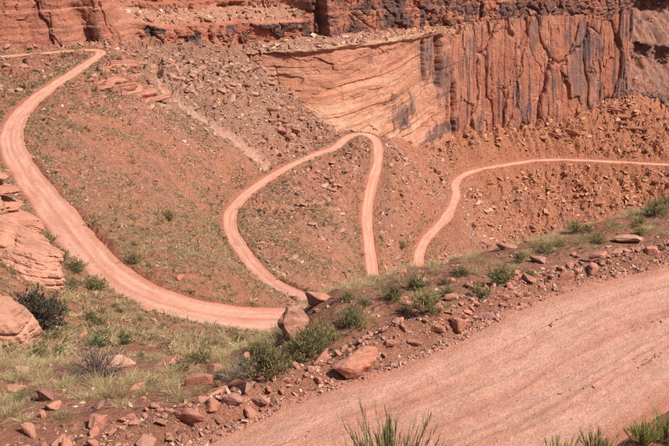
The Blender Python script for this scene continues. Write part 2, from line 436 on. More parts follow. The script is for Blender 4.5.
# distance to the nearest road
rd = np.full(X.shape, 99.0); rz = np.zeros(X.shape); rhw = np.ones(X.shape) * 2
side = np.zeros(X.shape); rkey = np.zeros(X.shape, int)
for ki, (k, R) in enumerate(ROADS.items()):
    C = R['C']; st = 3 if k != 'near' else 3
    idx = list(range(0, len(C), st));
    if idx[-1] != len(C) - 1: idx.append(len(C) - 1)
    reach = 16.0 if k != 'near' else 5.0
    for i, j in zip(idx[:-1], idx[1:]):
        p, q = C[i], C[j]
        y0, y1 = min(p[1], q[1]) - reach, max(p[1], q[1]) + reach
        r_0, r_1 = np.searchsorted(rowsY, [max(y0, .5), y1])
        if r_1 <= r_0: continue
        sl = slice(r_0, r_1)
        xs, ys = X[sl], Y[sl]
        x0, x1 = min(p[0], q[0]) - reach, max(p[0], q[0]) + reach
        cc = np.where(((xs > x0) & (xs < x1)).any(0))[0]
        if not len(cc): continue
        sl = (sl, slice(cc[0], cc[-1] + 1)); xs, ys = X[sl], Y[sl]
        dx, dy = q[0] - p[0], q[1] - p[1]; L2 = dx * dx + dy * dy
        t = np.clip(((xs - p[0]) * dx + (ys - p[1]) * dy) / L2, 0, 1)
        d = np.hypot(xs - p[0] - t * dx, ys - p[1] - t * dy)
        m = d < rd[sl]
        rd[sl] = np.where(m, d, rd[sl]); rz[sl] = np.where(m, p[2] + t * (q[2] - p[2]), rz[sl]); rhw[sl] = np.where(m, R['hw'][i], rhw[sl])
        side[sl] = np.where(m, np.sign((xs - p[0]) * dy - (ys - p[1]) * dx), side[sl]); rkey[sl] = np.where(m, ki, rkey[sl])

# relief of the ground: lumps, rills, loose rubble; finer close by
wob = fbm(X / 3.1, Y / 3.1, 5, 3)
near = 1 - sstep(30, 60, Y); mid = sstep(34, 60, Y) * (1 - sstep(180, 230, Y)); far = sstep(180, 240, Y)
edge = rd - rhw - (.45 * wob + .3 * fbm(X / .9, Y / .9, 15, 2)) * (1 - .5 * near)
off = sstep(.0, 2.2, edge)                                   # 0 on the road, 1 on open ground
relief = near * (.16 * fbm(X / 2.3, Y / 2.3, 1, 4) + .05 * fbm(X / .45, Y / .45, 2, 3)) \
    + mid * (.9 * fbm(X / 14, Y / 14, 3, 3) * sstep(60, 100, Y) + .85 * fbm(X / 2.6, Y / 2.6, 4, 4, .6) * (.6 + .4 * sstep(70, 100, Y))) \
    + far * (3.0 * fbm(X / 22, Y / 22, 6, 3) + 2.3 * fbm(X / 4.2, Y / 4.2, 7, 5, .65))
# half-buried stones standing out of the slopes
for cs, hgt, sd_, th_ in ((2.6, .95, 81, .45), (1.25, .5, 82, .35)):
    f1_, _, ci_ = voro(X / cs + .3 * fbm(X / 3, Y / 3, 83, 2), Y / cs, sd_)
    relief = relief + sstep(60, 150, Y) * np.where(ci_ > th_, sstep(.5, .12, f1_) * hgt * (ci_ - th_) / (1 - th_), 0) * np.where(Y > 190, 1.0, .45)
    del f1_, ci_
# rills running down the slopes
rill_t = far * ridged((X + .25 * Y) / 7 + .4 * fbm(X / 15, Y / 15, 9), Y / 60, 8, 2) * sstep(300, 345, Y)
relief = relief - 2.3 * rill_t
dn = (X * .9 - Y * .35)                                       # across the slope between upper and middle road
rill_m = ridged((X * .45 + Y * .9) / 6.5 + .5 * fbm(X / 18, Y / 18, 19), dn / 50, 18, 2)
relief = relief + .5 * np.clip(fbm((X * .45 + Y * .9) / 3.2 + .6 * fbm(X / 12, Y / 12, 56), dn / 26, 55, 3), -.5, .6) * sstep(85, 110, Y) * (1 - sstep(230, 260, Y))
relief = relief - .85 * rill_m * sstep(85, 110, Y) * (1 - sstep(215, 240, Y))
# outcropping ledges: level steps where the photograph shows broken beds
def inbox(u0, v0, u1, v1, s=10):
    return sstep(u0 - s, u0 + s, GU) * (1 - sstep(u1 - s, u1 + s, GU)) * sstep(v0 - s, v0 + s, GV) * (1 - sstep(v1 - s, v1 + s, GV))
ledge = np.clip(inbox(75, 62, 158, 96, 8) + inbox(130, 8, 300, 60, 8) + .9 * inbox(0, 58, 80, 108, 8) * (rd > 4) + .6 * inbox(165, 60, 330, 140, 14) * (fbm(X / 16, Y / 16, 31) > .12) + .7 * inbox(500, 112, 669, 140, 10) * (fbm(X / 20, Y / 20, 33) > .1), 0, 1) * (Y > 120)
zt = Zt + relief * off
dip = zt + .04 * X + 1.0 * fbm(X / 18, Y / 18, 41, 2)
stp = 1.9
fl = dip / stp - np.floor(dip / stp)
terr = (np.floor(dip / stp) + sstep(.55, .95, fl)) * stp - dip
zt = zt + terr * ledge * .9 * off
# road cut: flat bed, soft shoulder, windrow at the outer edge
bl = sstep(-.1, 1, np.clip(edge, 0, 99) / (np.where(rkey == 3, 1.4, 3.2)))
bed = rz - np.where(rkey == 3, .10, .30)
zz = np.where(rd < 50, bed + (np.where(rkey == 3, .04, .02) - 0) * 0, zt)
berm = np.exp(-((edge - .75) / .45) ** 2) * (.16 + .22 * np.clip(wob + .3, 0, 1)) * np.where(rkey == 3, np.where(side < 0, 1.25, .25), np.where(Y < 76, .0, 2.2) * np.clip(.6 + 1.4 * fbm(X / 8, Y / 8, 16, 2), 0, 1.4))
Zr = rz - np.where(rkey == 3, .10, .30) * (1 - sstep(-.25, .35, edge)) + sstep(.0, .7, edge) * .03
ZG = np.where(rd < 40, Zr * (1 - bl) + zt * bl + berm, zt)
# the scrub slope below the upper road lies beneath the road bed
capv = np.interp(GU, [100, 137, 172, 212, 250, 290], [281, 306, 319, 327.5, 332, 334]) + np.interp(Y, [36, 48, 60, 67, 70], [22, 15, 8, 2, 0])
capz = -tanv(capv) * Y + .35 * fbm(X / 2.6, Y / 2.6, 4, 4, .6)
win = sstep(110, 150, GU) * (1 - sstep(325, 345, GU)) * ((Y > 36) & (Y < 71) & ((rd > rhw) | (Y < 66)))
ZG = np.where((win > 0) & (ZG > capz), ZG * (1 - win) + capz * win, ZG)
# gully beside the talus cone, light wash
def pixline(L, w):
    L = np.array(L, float); best = np.full(X.shape, 1e9)
    for p, q in zip(L[:-1], L[1:]):
        d = q - p; t = np.clip(((GU - p[0]) * d[0] + (GV - p[1]) * d[1]) / (d @ d), 0, 1)
        best = np.minimum(best, np.hypot(GU - p[0] - t * d[0], GV - p[1] - t * d[1]))
    return np.exp(-(best / w) ** 2)
gul = pixline([(155, 66), (162, 82), (180, 98), (206, 116), (236, 138), (268, 162)], 4.0) * (Y > 150) * off
ZG = ZG - 2.2 * gul
# visibility along each line of sight (for placing things where the photograph shows them)
SL = ZG / Y
VIS = SL >= np.maximum.accumulate(SL, axis=0) - .004
def H(x, y):
    x = np.asarray(x, float); y = np.asarray(y, float)
    fr_ = np.interp(np.log(np.maximum(y, 1.3)), rG, np.arange(NROW)); fa_ = (x / y - aG[0]) / (aG[1] - aG[0])
    return bil(ZG, fr_, fa_)
def fieldat(Fd, x, y):
    i = np.clip(np.round(np.interp(np.log(np.maximum(y, 1.3)), rG, np.arange(NROW))).astype(int), 0, NROW - 1)
    j = np.clip(np.round((np.asarray(x) / y - aG[0]) / (aG[1] - aG[0])).astype(int), 0, NCOL - 1)
    return Fd[i, j]
def ground_at(u, v, ymin=4.0):
    """first point of the ground on the line of sight through photo pixel (u, v)"""
    a = arat(u, v); t = tanv(v)
    ys = np.geomspace(ymin, 460, 6000)
    hit = np.where(H(a * ys, ys) >= -t * ys)[0]
    y = ys[hit[0]] if len(hit) else 400.0
    return np.array([a * y, y, H(a * y, y)])

# soil colours
soil = np.array((.47, .197, .118)); pale = np.array((.50, .245, .165)); orange = np.array((.42, .163, .087)); rubble = np.array((.385, .20, .13)); purple = np.array((.35, .165, .12)); straw = np.array((.44, .27, .145)); ddark = np.array((.30, .11, .07))
n1 = fbm(X / 9, Y / 9, 51, 4); n2 = fbm(X / 30, Y / 30, 52, 3); n3 = fbm(X / 2.2, Y / 2.2, 53, 3)
TC = np.broadcast_to(soil, X.shape + (3,)).copy()
TC = mixc(TC, pale, np.clip(.5 + .9 * n3, 0, 1) * near * .85)
TC = mixc(TC, orange, sstep(285, 330, Y) * (.65 + .3 * np.clip(n2 + .5, 0, 1)))
TC = mixc(TC, rubble, np.clip(inbox(150, 25, 330, 135, 12) * (Y > 200) * (1.0 + n1), 0, 1))
TC = mixc(TC, purple, np.clip((sstep(.02, .35, n1) * .6) * ((Y > 100) & (Y < 330)), 0, 1))
n_str = fbm((X * .45 + Y * .9) / 3.2 + .6 * fbm(X / 12, Y / 12, 56), dn / 26, 55, 3)
TC = mixc(TC, np.array((.36, .195, .14)), np.clip(sstep(.0, .35, n_str) * .6 * ((Y > 85) & (Y < 290)), 0, 1))
TC = mixc(TC, straw, np.clip((mid * (.1 + .6 * n3)) * (1 - inbox(60, 90, 330, 170, 30)), 0, .25))
TC = mixc(TC, (.62, .36, .26), np.clip(gul * 1.3, 0, .9))
TC = mixc(TC, ddark, np.clip(inbox(-200, 55, 75, 115, 14) * (Y > 120) * (.35 + n1), 0, .6))
TC = mixc(TC, soil * 1.05, (1 - sstep(.0, 1.6, edge)) * .8)
TC = mixc(TC, (.34, .12, .07), np.exp(-((edge - .8) / .6) ** 2) * .45 * (rkey != 3))
# the valley floor hidden behind the bench needs fewer faces
deep = (np.maximum.accumulate(SL, axis=0) - SL) > .07
KB = 6; nbr, nbc = (NROW - 1) // KB, (NCOL - 1) // KB
idx = np.arange(NROW * NCOL).reshape(NROW, NCOL)
bd = np.array([[deep[i * KB:i * KB + KB + 1, j * KB:j * KB + KB + 1].all() for j in range(nbc)] for i in range(nbr)])
cell = np.zeros((NROW - 1, NCOL - 1), bool); cell[:nbr * KB, :nbc * KB] = np.repeat(np.repeat(bd, KB, 0), KB, 1)
fine = gridfaces(NROW, NCOL)[~cell.ravel()]
bi, bj = np.where(bd)
coarse = np.stack([idx[bi * KB, bj * KB], idx[bi * KB, bj * KB + KB], idx[bi * KB + KB, bj * KB + KB], idx[bi * KB + KB, bj * KB]], 1)
FT = np.concatenate([fine, coarse]); used = np.zeros(NROW * NCOL, bool); used[FT.ravel()] = True
remap = np.cumsum(used) - 1
me = mesh_arrays('terrain', np.stack([X, Y, ZG], -1).reshape(-1, 3)[used], remap[FT], M_GROUND, False, TC.reshape(-1, 3)[used])
tag(obj('terrain', me), 'red desert hillside falling into the canyon with rubble slopes', None, None, 'structure')

# ------------------------------------------------------------------ road ribbons
def make_road(key, name, label, ds, nt_, near_road=False):
    R = ROADS[key]; C0, s0, hw0 = R['C'], R['s'], R['hw']
    s = np.linspace(0, s0[-1], int(s0[-1] / ds)); C = np.stack([np.interp(s, s0, C0[:, k]) for k in range(3)], 1); hw = np.interp(s, s0, hw0)
    if not near_road: hw = hw * (1 + .22 * fbm(s / 11, s * 0, 58, 3))
    T = np.gradient(C[:, :2], axis=0); T /= np.linalg.norm(T, axis=1)[:, None]; Nn = np.stack([T[:, 1], -T[:, 0]], 1)
    t = np.linspace(-1, 1, nt_)
    mrg = .9 if near_road else .4
    o = t[None, :] * (hw + mrg)[:, None]
    P = C[:, None, :2] + Nn[:, None] * o[..., None]
    z = np.broadcast_to(C[:, 2:3], o.shape).copy()
    ed = np.abs(o) - hw[:, None]
    sg = np.broadcast_to(s[:, None], o.shape)
    wv = .12 * fbm(sg / 9, o * 0 + 3, 61)
    tracks = sum(np.exp(-((o - c_ * hw[:, None] - wv * 3) / (.13 * hw[:, None])) ** 2) for c_ in (-.62, -.22, .22, .62))
    if near_road:
        lines = noise2(sg / 7, (o + wv * 4) * 2.6, 62) * .5 + noise2(sg / 3, (o + wv * 4) * 7, 63) * .35 + noise2(sg / 2, (o + wv * 4) * 13, 59) * .2
        z += .03 * lines + .045 * fbm(P[..., 0] / .8, P[..., 1] / .8, 64, 5, .6) - .015 * tracks
        # windrows of loose soil left by wheels
        for c_, a_, l_ in ((.28, .085, 66), (.46, .06, 67), (-.5, .06, 68), (.05, .05, 69), (.38, .07, 70), (-.2, .04, 73)):
            wd = o - (c_ * hw[:, None] + .25 * fbm(sg / 6, o * 0, l_))
            z += a_ * np.exp(-(wd / .05) ** 2) * np.clip(fbm(sg / 1.4, wd * 2, l_ + 20) * 2 + .6, 0, 1.3)
    else:
        z += .05 * fbm(P[..., 0] / 2, P[..., 1] / 2, 65, 3) - .06 * tracks
    z -= np.where(ed > 0, (np.maximum(ed, 0) / mrg) ** 1.2 * (.30 if near_road else .55), 0)
    tt = np.clip(tracks, 0, 1)
    base = np.array((.555, .258, .178)) if near_road else np.array((.57, .262, .18))
    light = np.array((.68, .41, .315)); dk = np.array((.44, .165, .095))
    nn = fbm(sg / 6, o * 1.3, 71, 4)
    if near_road: nn = nn + .15 * lines + .3 * fbm(P[..., 0] / .25, P[..., 1] / .25, 74, 3)
    else: nn = nn + .3 * fbm(sg / 14, o / .5, 75, 2)
    kk = .5 if near_road else 1.0
    cc = mixc(np.broadcast_to(base, o.shape + (3,)), light, np.clip((.42 * tt + .6 * nn) * kk + (.15 if near_road else 0), 0, .85))
    cc = mixc(cc, dk, np.clip(sstep(-.75, .1, ed) * .65 + np.clip(-nn, 0, 1) * .5 * kk + (.4 * kk * np.exp(-(o / (.09 * hw[:, None])) ** 2)), 0, .8))
    me = mesh_arrays(name, np.concatenate([P, z[..., None]], -1), gridfaces(*o.shape), M_ROAD, True, cc, np.stack([sg, o], -1))
    tag(obj('road', me), label, None, None, 'structure')
make_road('near', 'road', 'wide pale red dirt road crossing the foreground', .07, 90, True)
make_road('upper', 'road', 'long red dirt road curving down the left side', .6, 17)
make_road('middle', 'road', 'dirt road looping through the centre in a hairpin', .6, 15)
make_road('lower', 'road', 'thin dirt road running right below the red cliff', .6, 13)
# ------------------------------------------------------------------ cliffs
def resamp(P, n, s=None):
    P = np.asarray(P, float)
    s0 = np.r_[0, np.cumsum(np.linalg.norm(np.diff(P[:, :2], axis=0), axis=1))] if s is None else s
    ss = np.linspace(0, s0[-1], n)
    out = np.stack([np.interp(ss, s0, P[:, k]) for k in range(P.shape[1])], 1)
    k = max(2, n // (len(P) * 3)); kr = np.hanning(2 * k + 3)[1:-1]; kr /= kr.sum()
    pad = np.vstack([out[0] + (out[0] - out[1]) * np.arange(k, 0, -1)[:, None], out, out[-1] + (out[-1] - out[-2]) * np.arange(1, k + 1)[:, None]])
    return np.stack([np.convolve(pad[:, j], kr, 'valid') for j in range(out.shape[1])], 1), ss

varn = np.array((.10, .064, .062)); redc = np.array((.41, .148, .092)); redl = np.array((.52, .225, .145)); org = np.array((.55, .243, .142)); orgl = np.array((.65, .36, .238)); rim = np.array((.60, .36, .24)); dred = np.array((.29, .105, .07))

BENCH = []                                                    # benches on the cliffs where rubble lies
def cliff_lower():
    base = [at(r[0], r[1], r[2]) for r in CL]; top = [at(r[0], r[3], r[4]) for r in CL]; upb = [at(r[0], r[5], r[6]) for r in CL]
    # the corner: the wall turns away from the view
    for q, dy in ((0, 22), (0, 60), (0, 110)):
        for L in (base, top, upb):
            e = L[len(CL) - 1]; L.append(e + np.array((e[0] / e[1] * dy * .9 - 3, dy, -4 - dy * .05 if L is base else 0)))
    nC = 1050
    pk = np.hstack([np.array(base), np.array(top), np.array(upb)])
    u0 = np.r_[CL[:, 0], 700, 760, 820]
    sb = np.r_[0, np.cumsum(np.linalg.norm(np.diff(np.array(top)[:, :2], axis=0), axis=1))]
    R, ss = resamp(pk, nC, sb)
    uu = np.interp(ss, sb, u0)
    B, T, U = R[:, :3], R[:, 3:6], R[:, 6:9]
    dT = np.gradient(T[:, :2], axis=0); dT /= np.linalg.norm(dT, axis=1)[:, None]
    k = 25; kr = np.hanning(2 * k + 3)[1:-1]; kr /= kr.sum()
    dT = np.stack([np.convolve(np.pad(dT[:, j], k, mode='edge'), kr, 'valid') for j in (0, 1)], 1); dT /= np.linalg.norm(dT, axis=1)[:, None]
    Nn = np.stack([dT[:, 1], -dT[:, 0]], 1)
    nF, nL = 135, 20
    t = np.linspace(-.12, 1, nF)[:, None]
    isred = sstep(425, 470, uu + 0)[None, :]
    prof = np.where(t < 0, t, isred * np.clip(t, 0, 1) + (1 - isred) * (1 - (1 - np.clip(t, 0, 1)) ** 1.5))
    P = B[None, :, :2] + (T - B)[None, :, :2] * prof[..., None]
    z = B[None, :, 2] + (T - B)[None, :, 2] * np.where(t < 0, t * 1.4, t)
    s = np.broadcast_to(ss[None, :], z.shape); hz = z + 60
    # orange alcove: dipping cross-beds, worn edges
    bed = hz - .10 * (s - 40) + 1.5 * fbm(s / 45, hz / 14, 101, 2) - .10 * np.clip(60 - s, 0, 60)
    lay = bed / 4.4 + .8 * noise2(bed / 5.0, bed * 0 + .5, 131); fl = lay - np.floor(lay); lr = _hash(np.floor(lay), np.floor(lay) * 0, np.floor(lay) * 0, 5)
    amp = lr * np.clip(.5 + 1.6 * fbm(s / 16, bed / 4, 132, 2), 0, 1.4)
    lay2 = bed / .9 + .5 * noise2(s / 12, bed, 133); fl2 = lay2 - np.floor(lay2); amp2 = _hash(np.floor(lay2), np.floor(lay2) * 0, np.floor(lay2) * 0, 6) * np.clip(.2 + 2 * fbm(s / 8, bed / 2, 134, 2), 0, 1)
    d_or = -(sstep(0, .8, fl) - sstep(.88, 1, fl)) * amp * .8 - (sstep(0, .7, fl2) - sstep(.8, 1, fl2)) * amp2 * .16 + 1.5 * fbm(s / 14, hz / 10, 102, 4) + .9 * (voro(s / 9 + .5 * fbm(s / 5, hz / 5, 139), bed / 3.2, 140)[2] - .5) * np.clip(.3 + 2 * fbm(s / 20, hz / 8, 141, 2), 0, 1) + .10 * fbm(s / 1.5, hz / .5, 103, 3)
    jx, je, jc = voro(s / 11 + .4 * fbm(s / 6, hz / 6, 142), bed / 6.5, 143)
    d_or = d_or + .5 * (jc - .5) - .3 * np.exp(-je / .02)
    # red wall: tall slabs and open joints
    wx = .8 * fbm(s / 7, hz / 16, 104, 3) + 1.3 * noise2(s / 23, s * 0 + 4.4, 144)
    f1, e1, c1 = voro(s / 8.5 + wx * .4, hz / 24 + .5 * fbm(s / 9, hz / 9, 105), 106)
    f2_, e2, c2 = voro(s / 2.3 + wx, hz / 11 + c1 * 9, 107)
    f3_, e3, c3 = voro(s / 15 + wx * .3, hz / 40, 108)
    butt = 2.6 * fbm(s / 24, hz / 90, 109, 2)
    rough = .06 + .94 * sstep(-.12, .32, fbm(s / 14, hz / 12, 135, 2) + .35 * (.5 - np.clip(t, 0, 1)))
    d_rd = .7 * butt + 2.4 * (c3 - .5) + 1.2 * (c1 - .5) + .6 * (c2 - .5) * rough - 1.4 * np.exp(-(e3 / .035)) - .9 * np.exp(-(e1 / .03)) * (.35 + .65 * rough) - .35 * np.exp(-(e2 / .08)) * rough + .25 * fbm(s / 1.6, hz / 3.0, 110, 4)
    d_rd -= 1.0 * sstep(.12, 0, t) * 0
    # deep joints in the orange wall
    jo = 0
    for (sc, wdt, dep, z0, z1) in ((439, 2.0, 4.5, -80, -61), (424, 1.1, 3.0, -76, -62), (453, 1.5, 3.6, -100, -80), (447, 1.0, 1.4, -96, -84), (405, 1.0, 1.1, -92, -84)):
        jo = jo + dep * np.exp(-((uu[None] - sc - 1.6 * fbm(hz / 5, hz * 0 + sc, 111)) / wdt) ** 2) * sstep(z0 - 1, z0 + 3, z) * (1 - sstep(z1 - 1, z1 + 1, z))
    d = d_or * (1 - isred) + d_rd * isred - jo
    d = d * sstep(-.12, .1, t + .12)
    cap = sstep(.93, .97, t)
    d = d + cap * (1 - isred) * (.9 + .5 * fbm(s / 5, hz * 0, 112, 3))
    z = z + sstep(.75, 1, t) * (2.6 * (c1 - .5) * isred + 1.2 * (c2 - .5) * isred + .6 * fbm(s / 3, s * 0, 136, 3))
    F = np.concatenate([P + Nn[None] * d[..., None], z[..., None]], -1)
    # ledge: bench of rubble rising to the upper wall
    tl = np.linspace(0, 1, nL)[1:, None]
    top_ = F[-1]
    end = U.copy(); end[:, :2] -= Nn * 2.0
    Lg = top_[None] * (1 - tl[..., None]) + end[None] * tl[..., None]
    sL = np.broadcast_to(ss[None], Lg.shape[:2])
    Lg[..., 2] += (.5 * fbm(sL / 3, tl * 6 + sL * 0, 113, 4) + .25 * np.floor(2 * fbm(sL / 8, tl * 4 + sL * 0, 114))) * np.sin(np.pi * np.clip(tl, 0, 1)) ** .5
    V = np.concatenate([F, Lg], 0)
    BENCH.append(Lg[1:-2, uu < 470].reshape(-1, 3))
    # colour of the stone
    bandn = fbm(s / 50, bed / 3.2, 120, 4); bandn2 = fbm(s / 18, bed / .9, 121, 3)
    c_or = mixc(np.broadcast_to(org, z.shape + (3,)), orgl, np.clip(.38 + 1.9 * bandn + .2 * bandn2, 0, 1))
    c_or = mixc(c_or, redl, np.clip(sstep(.4, .85, t) * (.75 + fbm(s / 15, hz / 4, 122)) + .5 * sstep(395, 445, uu)[None] + .15, 0, .9))
    c_or = mixc(c_or, dred, np.clip(sstep(.1, .45, -bandn2 - bandn * .4) * .45, 0, .5))
    strk = fbm(s / 1.6, hz / 22, 123, 4)
    c_rd = mixc(np.broadcast_to(redc, z.shape + (3,)), redl, np.clip(.35 + 1.2 * strk + .9 * (c1 - .5) + .5 * sstep(.5, .9, t) * (uu < 520)[None], 0, 1))
    c_rd = mixc(c_rd, org * .85, np.clip((c2 - .55) * 1.1, 0, .5))
    vn = fbm(s / 10, hz / 16, 124, 3) + .6 * fbm(s / 2.2, hz / 14, 125, 3) + .9 * (c1 - .5)
    vmask = sstep(.08, .5, vn + .28 * sstep(545, 600, uu)[None] + .16 * sstep(.35, .1, t) - .12)
    c_rd = mixc(c_rd, varn * 1.7, vmask * (.6 + .15 * sstep(560, 610, uu)[None]))
    thin = fbm(s / 1.1, hz / 48, 137, 3) + .35 * fbm(s / 7, hz / 20, 138, 2)
    c_rd = mixc(c_rd, varn, sstep(.19, .34, thin) * .8)
    c_ = mixc(c_or, c_rd, isred)
    # desert varnish hanging from the rim and staining the foot of the orange wall
    def blob(u0, v0, ru, rv, amp=1.0, fr_=1.0):
        zc = at(u0, v0, np.interp(u0, CL[:, 0], .5 * (CL[:, 2] + CL[:, 4])))[2]
        uz = (uu[None] - u0) / ru; vz = (z - zc) / (rv * .36)
        return amp * sstep(.0, .5, 1.0 - np.hypot(uz, vz) + .9 * fbm(s / 3.2, hz / 5.5, 126 + int(u0), 4))
    st = blob(428, 62, 12, 26, .85) + blob(446, 76, 11, 34, .8) + blob(405, 114, 15, 16, 1.0) + blob(438, 130, 18, 10, .95) + blob(455, 122, 6, 12, .9) + blob(372, 60, 4, 8, .4) + blob(395, 98, 20, 4, .5)
    c_ = mixc(c_, varn * 1.25, np.clip(st, 0, .9) * (.55 + .45 * sstep(-.25, .2, fbm(s / 1.4, hz / 6, 127, 3))))
    c_ = mixc(c_, rim, cap * (1 - isred) * (.5 + .4 * np.clip(fbm(s / 9, hz, 128) + .5, 0, 1)))
    nlg = fbm(sL / 4, tl * 5 + sL * 0, 129, 4)
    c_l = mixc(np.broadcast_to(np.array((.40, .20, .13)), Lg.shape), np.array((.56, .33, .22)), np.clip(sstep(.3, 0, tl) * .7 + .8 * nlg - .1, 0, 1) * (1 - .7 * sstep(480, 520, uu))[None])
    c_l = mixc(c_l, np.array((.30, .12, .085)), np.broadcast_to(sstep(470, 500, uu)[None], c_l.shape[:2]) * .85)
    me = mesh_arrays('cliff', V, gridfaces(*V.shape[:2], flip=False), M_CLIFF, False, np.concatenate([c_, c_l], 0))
    tag(obj('cliff', me), 'tall orange and red sandstone cliff above the lower road', None, None, 'structure')

def cliff_upper():
    base = [at(*r) for r in UP] + [at(r[0], r[5], r[6]) for r in CL[1:]]
    u0 = [r[0] for r in UP] + [r[0] for r in CL[1:]]
    e = base[-1]
    for dy in (22, 60, 110): base.append(e + np.array((e[0] / e[1] * dy * .9 - 3, dy, 0))); u0.append(640 + dy)
    base = np.array(base); sb = np.r_[0, np.cumsum(np.linalg.norm(np.diff(base[:, :2], axis=0), axis=1))]
    nC = 1050
    B, ss = resamp(base, nC, sb); uu = np.interp(ss, sb, u0)
    dT = np.gradient(B[:, :2], axis=0); dT /= np.linalg.norm(dT, axis=1)[:, None]
    k = 30; kr = np.hanning(2 * k + 3)[1:-1]; kr /= kr.sum()
    dT = np.stack([np.convolve(np.pad(dT[:, j], k, mode='edge'), kr, 'valid') for j in (0, 1)], 1); dT /= np.linalg.norm(dT, axis=1)[:, None]
    Nn = np.stack([dT[:, 1], -dT[:, 0]], 1)
    nF = 84; HT = 24.0
    t = np.linspace(-.14, 1, nF)[:, None]
    s = np.broadcast_to(ss[None], (nF, nC)); dz = t * HT + s * 0
    left = (1 - sstep(124, 150, uu))[None]; mid_ = sstep(124, 150, uu)[None] * (1 - sstep(296, 322, uu))[None]; rgt = sstep(296, 322, uu)[None]
    # set-back grows upwards: ledgy on the left, sheer on the right
    set_l = .55 * dz + 2.2 * np.floor((dz + 1.2 * fbm(s / 20, dz * 0, 201)) / 4.5) * .35
    lev = dz + 1.0 * fbm(s / 26, dz * 0, 202, 2)
    set_m = 3.2 * sstep(4.6, 5.4, lev) + 7.5 * sstep(5.2, 8.6, lev) + 2.0 * sstep(10.2, 10.8, lev) + 3 * sstep(13.5, 14.5, lev)
    set_r = .6 * sstep(6.5, 7, lev) + 1.6 * sstep(11.5, 12.3, lev) + .1 * dz
    setb = set_l * left + set_m * mid_ + set_r * rgt
    wx = .7 * fbm(s / 6, dz / 6, 203, 3)
    _, e1, c1 = voro(s / 4.2 + wx, dz / 6.5 + wx * .4, 204)
    _, e2, c2 = voro(s / 1.9 + wx, dz / 1.5 + c1 * 7, 205)
    _, e3, c3 = voro(s / 13 + .3 * wx, dz / 30, 206)
    d = 2.4 * (c3 - .5) + 1.5 * (c1 - .5) + .7 * (c2 - .5) - .6 * np.exp(-e1 / .06) - .25 * np.exp(-e2 / .09) - 1.2 * np.exp(-e3 / .03) + .3 * fbm(s / 2, dz / 1.2, 207, 4) + 1.8 * fbm(s / 30, dz / 30, 208, 2)
    d = d * (1 - .55 * left)
    # the dark alcove beside the far bend, the open joint in the dark wall
    d = d - 3.0 * np.exp(-((uu[None] - 90 + dz * .9) / 7) ** 2) * left * sstep(12, 8, dz) - 3.6 * np.exp(-((uu[None] - 321) / 2.2) ** 2) * rgt + 2.0 * sstep(322, 325, uu)[None] * (1 - sstep(336, 340, uu))[None]
    P = B[None, :, :2] + Nn[None] * (d - setb)[..., None]
    # the wall top leans no further than its foot
    F = np.concatenate([P, (B[None, :, 2] + dz)[..., None]], -1)
    tl = np.linspace(0, 1, 8)[1:, None, None]
    back = F[-1].copy(); back[:, :2] -= Nn * 60; back[:, 2] += 3
    Cp = F[-1][None] * (1 - tl) + back[None] * tl
    V = np.concatenate([F, Cp], 0)
    BENCH.append(F[(mid_ > .5) & (lev > 5.3) & (lev < 8.8)])
    strat = fbm(s / 50, dz / 1.1, 210, 3)
    c_ = mixc(np.broadcast_to(redc, (nF, nC, 3)), redl, np.clip(.3 + 1.2 * strat + .7 * (c1 - .5), 0, 1))
    c_ = mixc(c_, dred, left * np.clip(.25 - strat, 0, .7))
    c_ = mixc(c_, np.array((.45, .235, .15)), mid_ * sstep(5.0, 6.0, lev) * (1 - sstep(8.4, 9.4, lev)) * .8)
    vn = fbm(s / 9, dz / 6, 211, 3) + .9 * (c1 - .5) + .5 * fbm(s / 1.5, dz / 6, 212, 3)
    v = sstep(-.32, .28, vn) * rgt * (.86 - .2 * sstep(500, 560, uu)[None]) + sstep(.02, .3, vn) * mid_ * sstep(4.9, 4.2, lev) * .9 + sstep(.15, .5, vn) * mid_ * sstep(9, 10, lev) * .5
    v = v + sstep(.25, .6, vn) * left * .25 + .85 * np.exp(-((uu[None] - 97 + dz * .8) / 8) ** 2) * left * sstep(-.1, .3, fbm(s / 1.5, dz / 5, 213))
    c_ = mixc(c_, varn, np.clip(v, 0, .92))
    cp = np.broadcast_to(np.array((.40, .2, .13)), Cp.shape)
    me = mesh_arrays('cliff', V, gridfaces(*V.shape[:2]), M_CLIFF, False, np.concatenate([c_, cp], 0))
    tag(obj('cliff', me), 'dark varnished upper cliff band running along the top', None, None, 'structure')

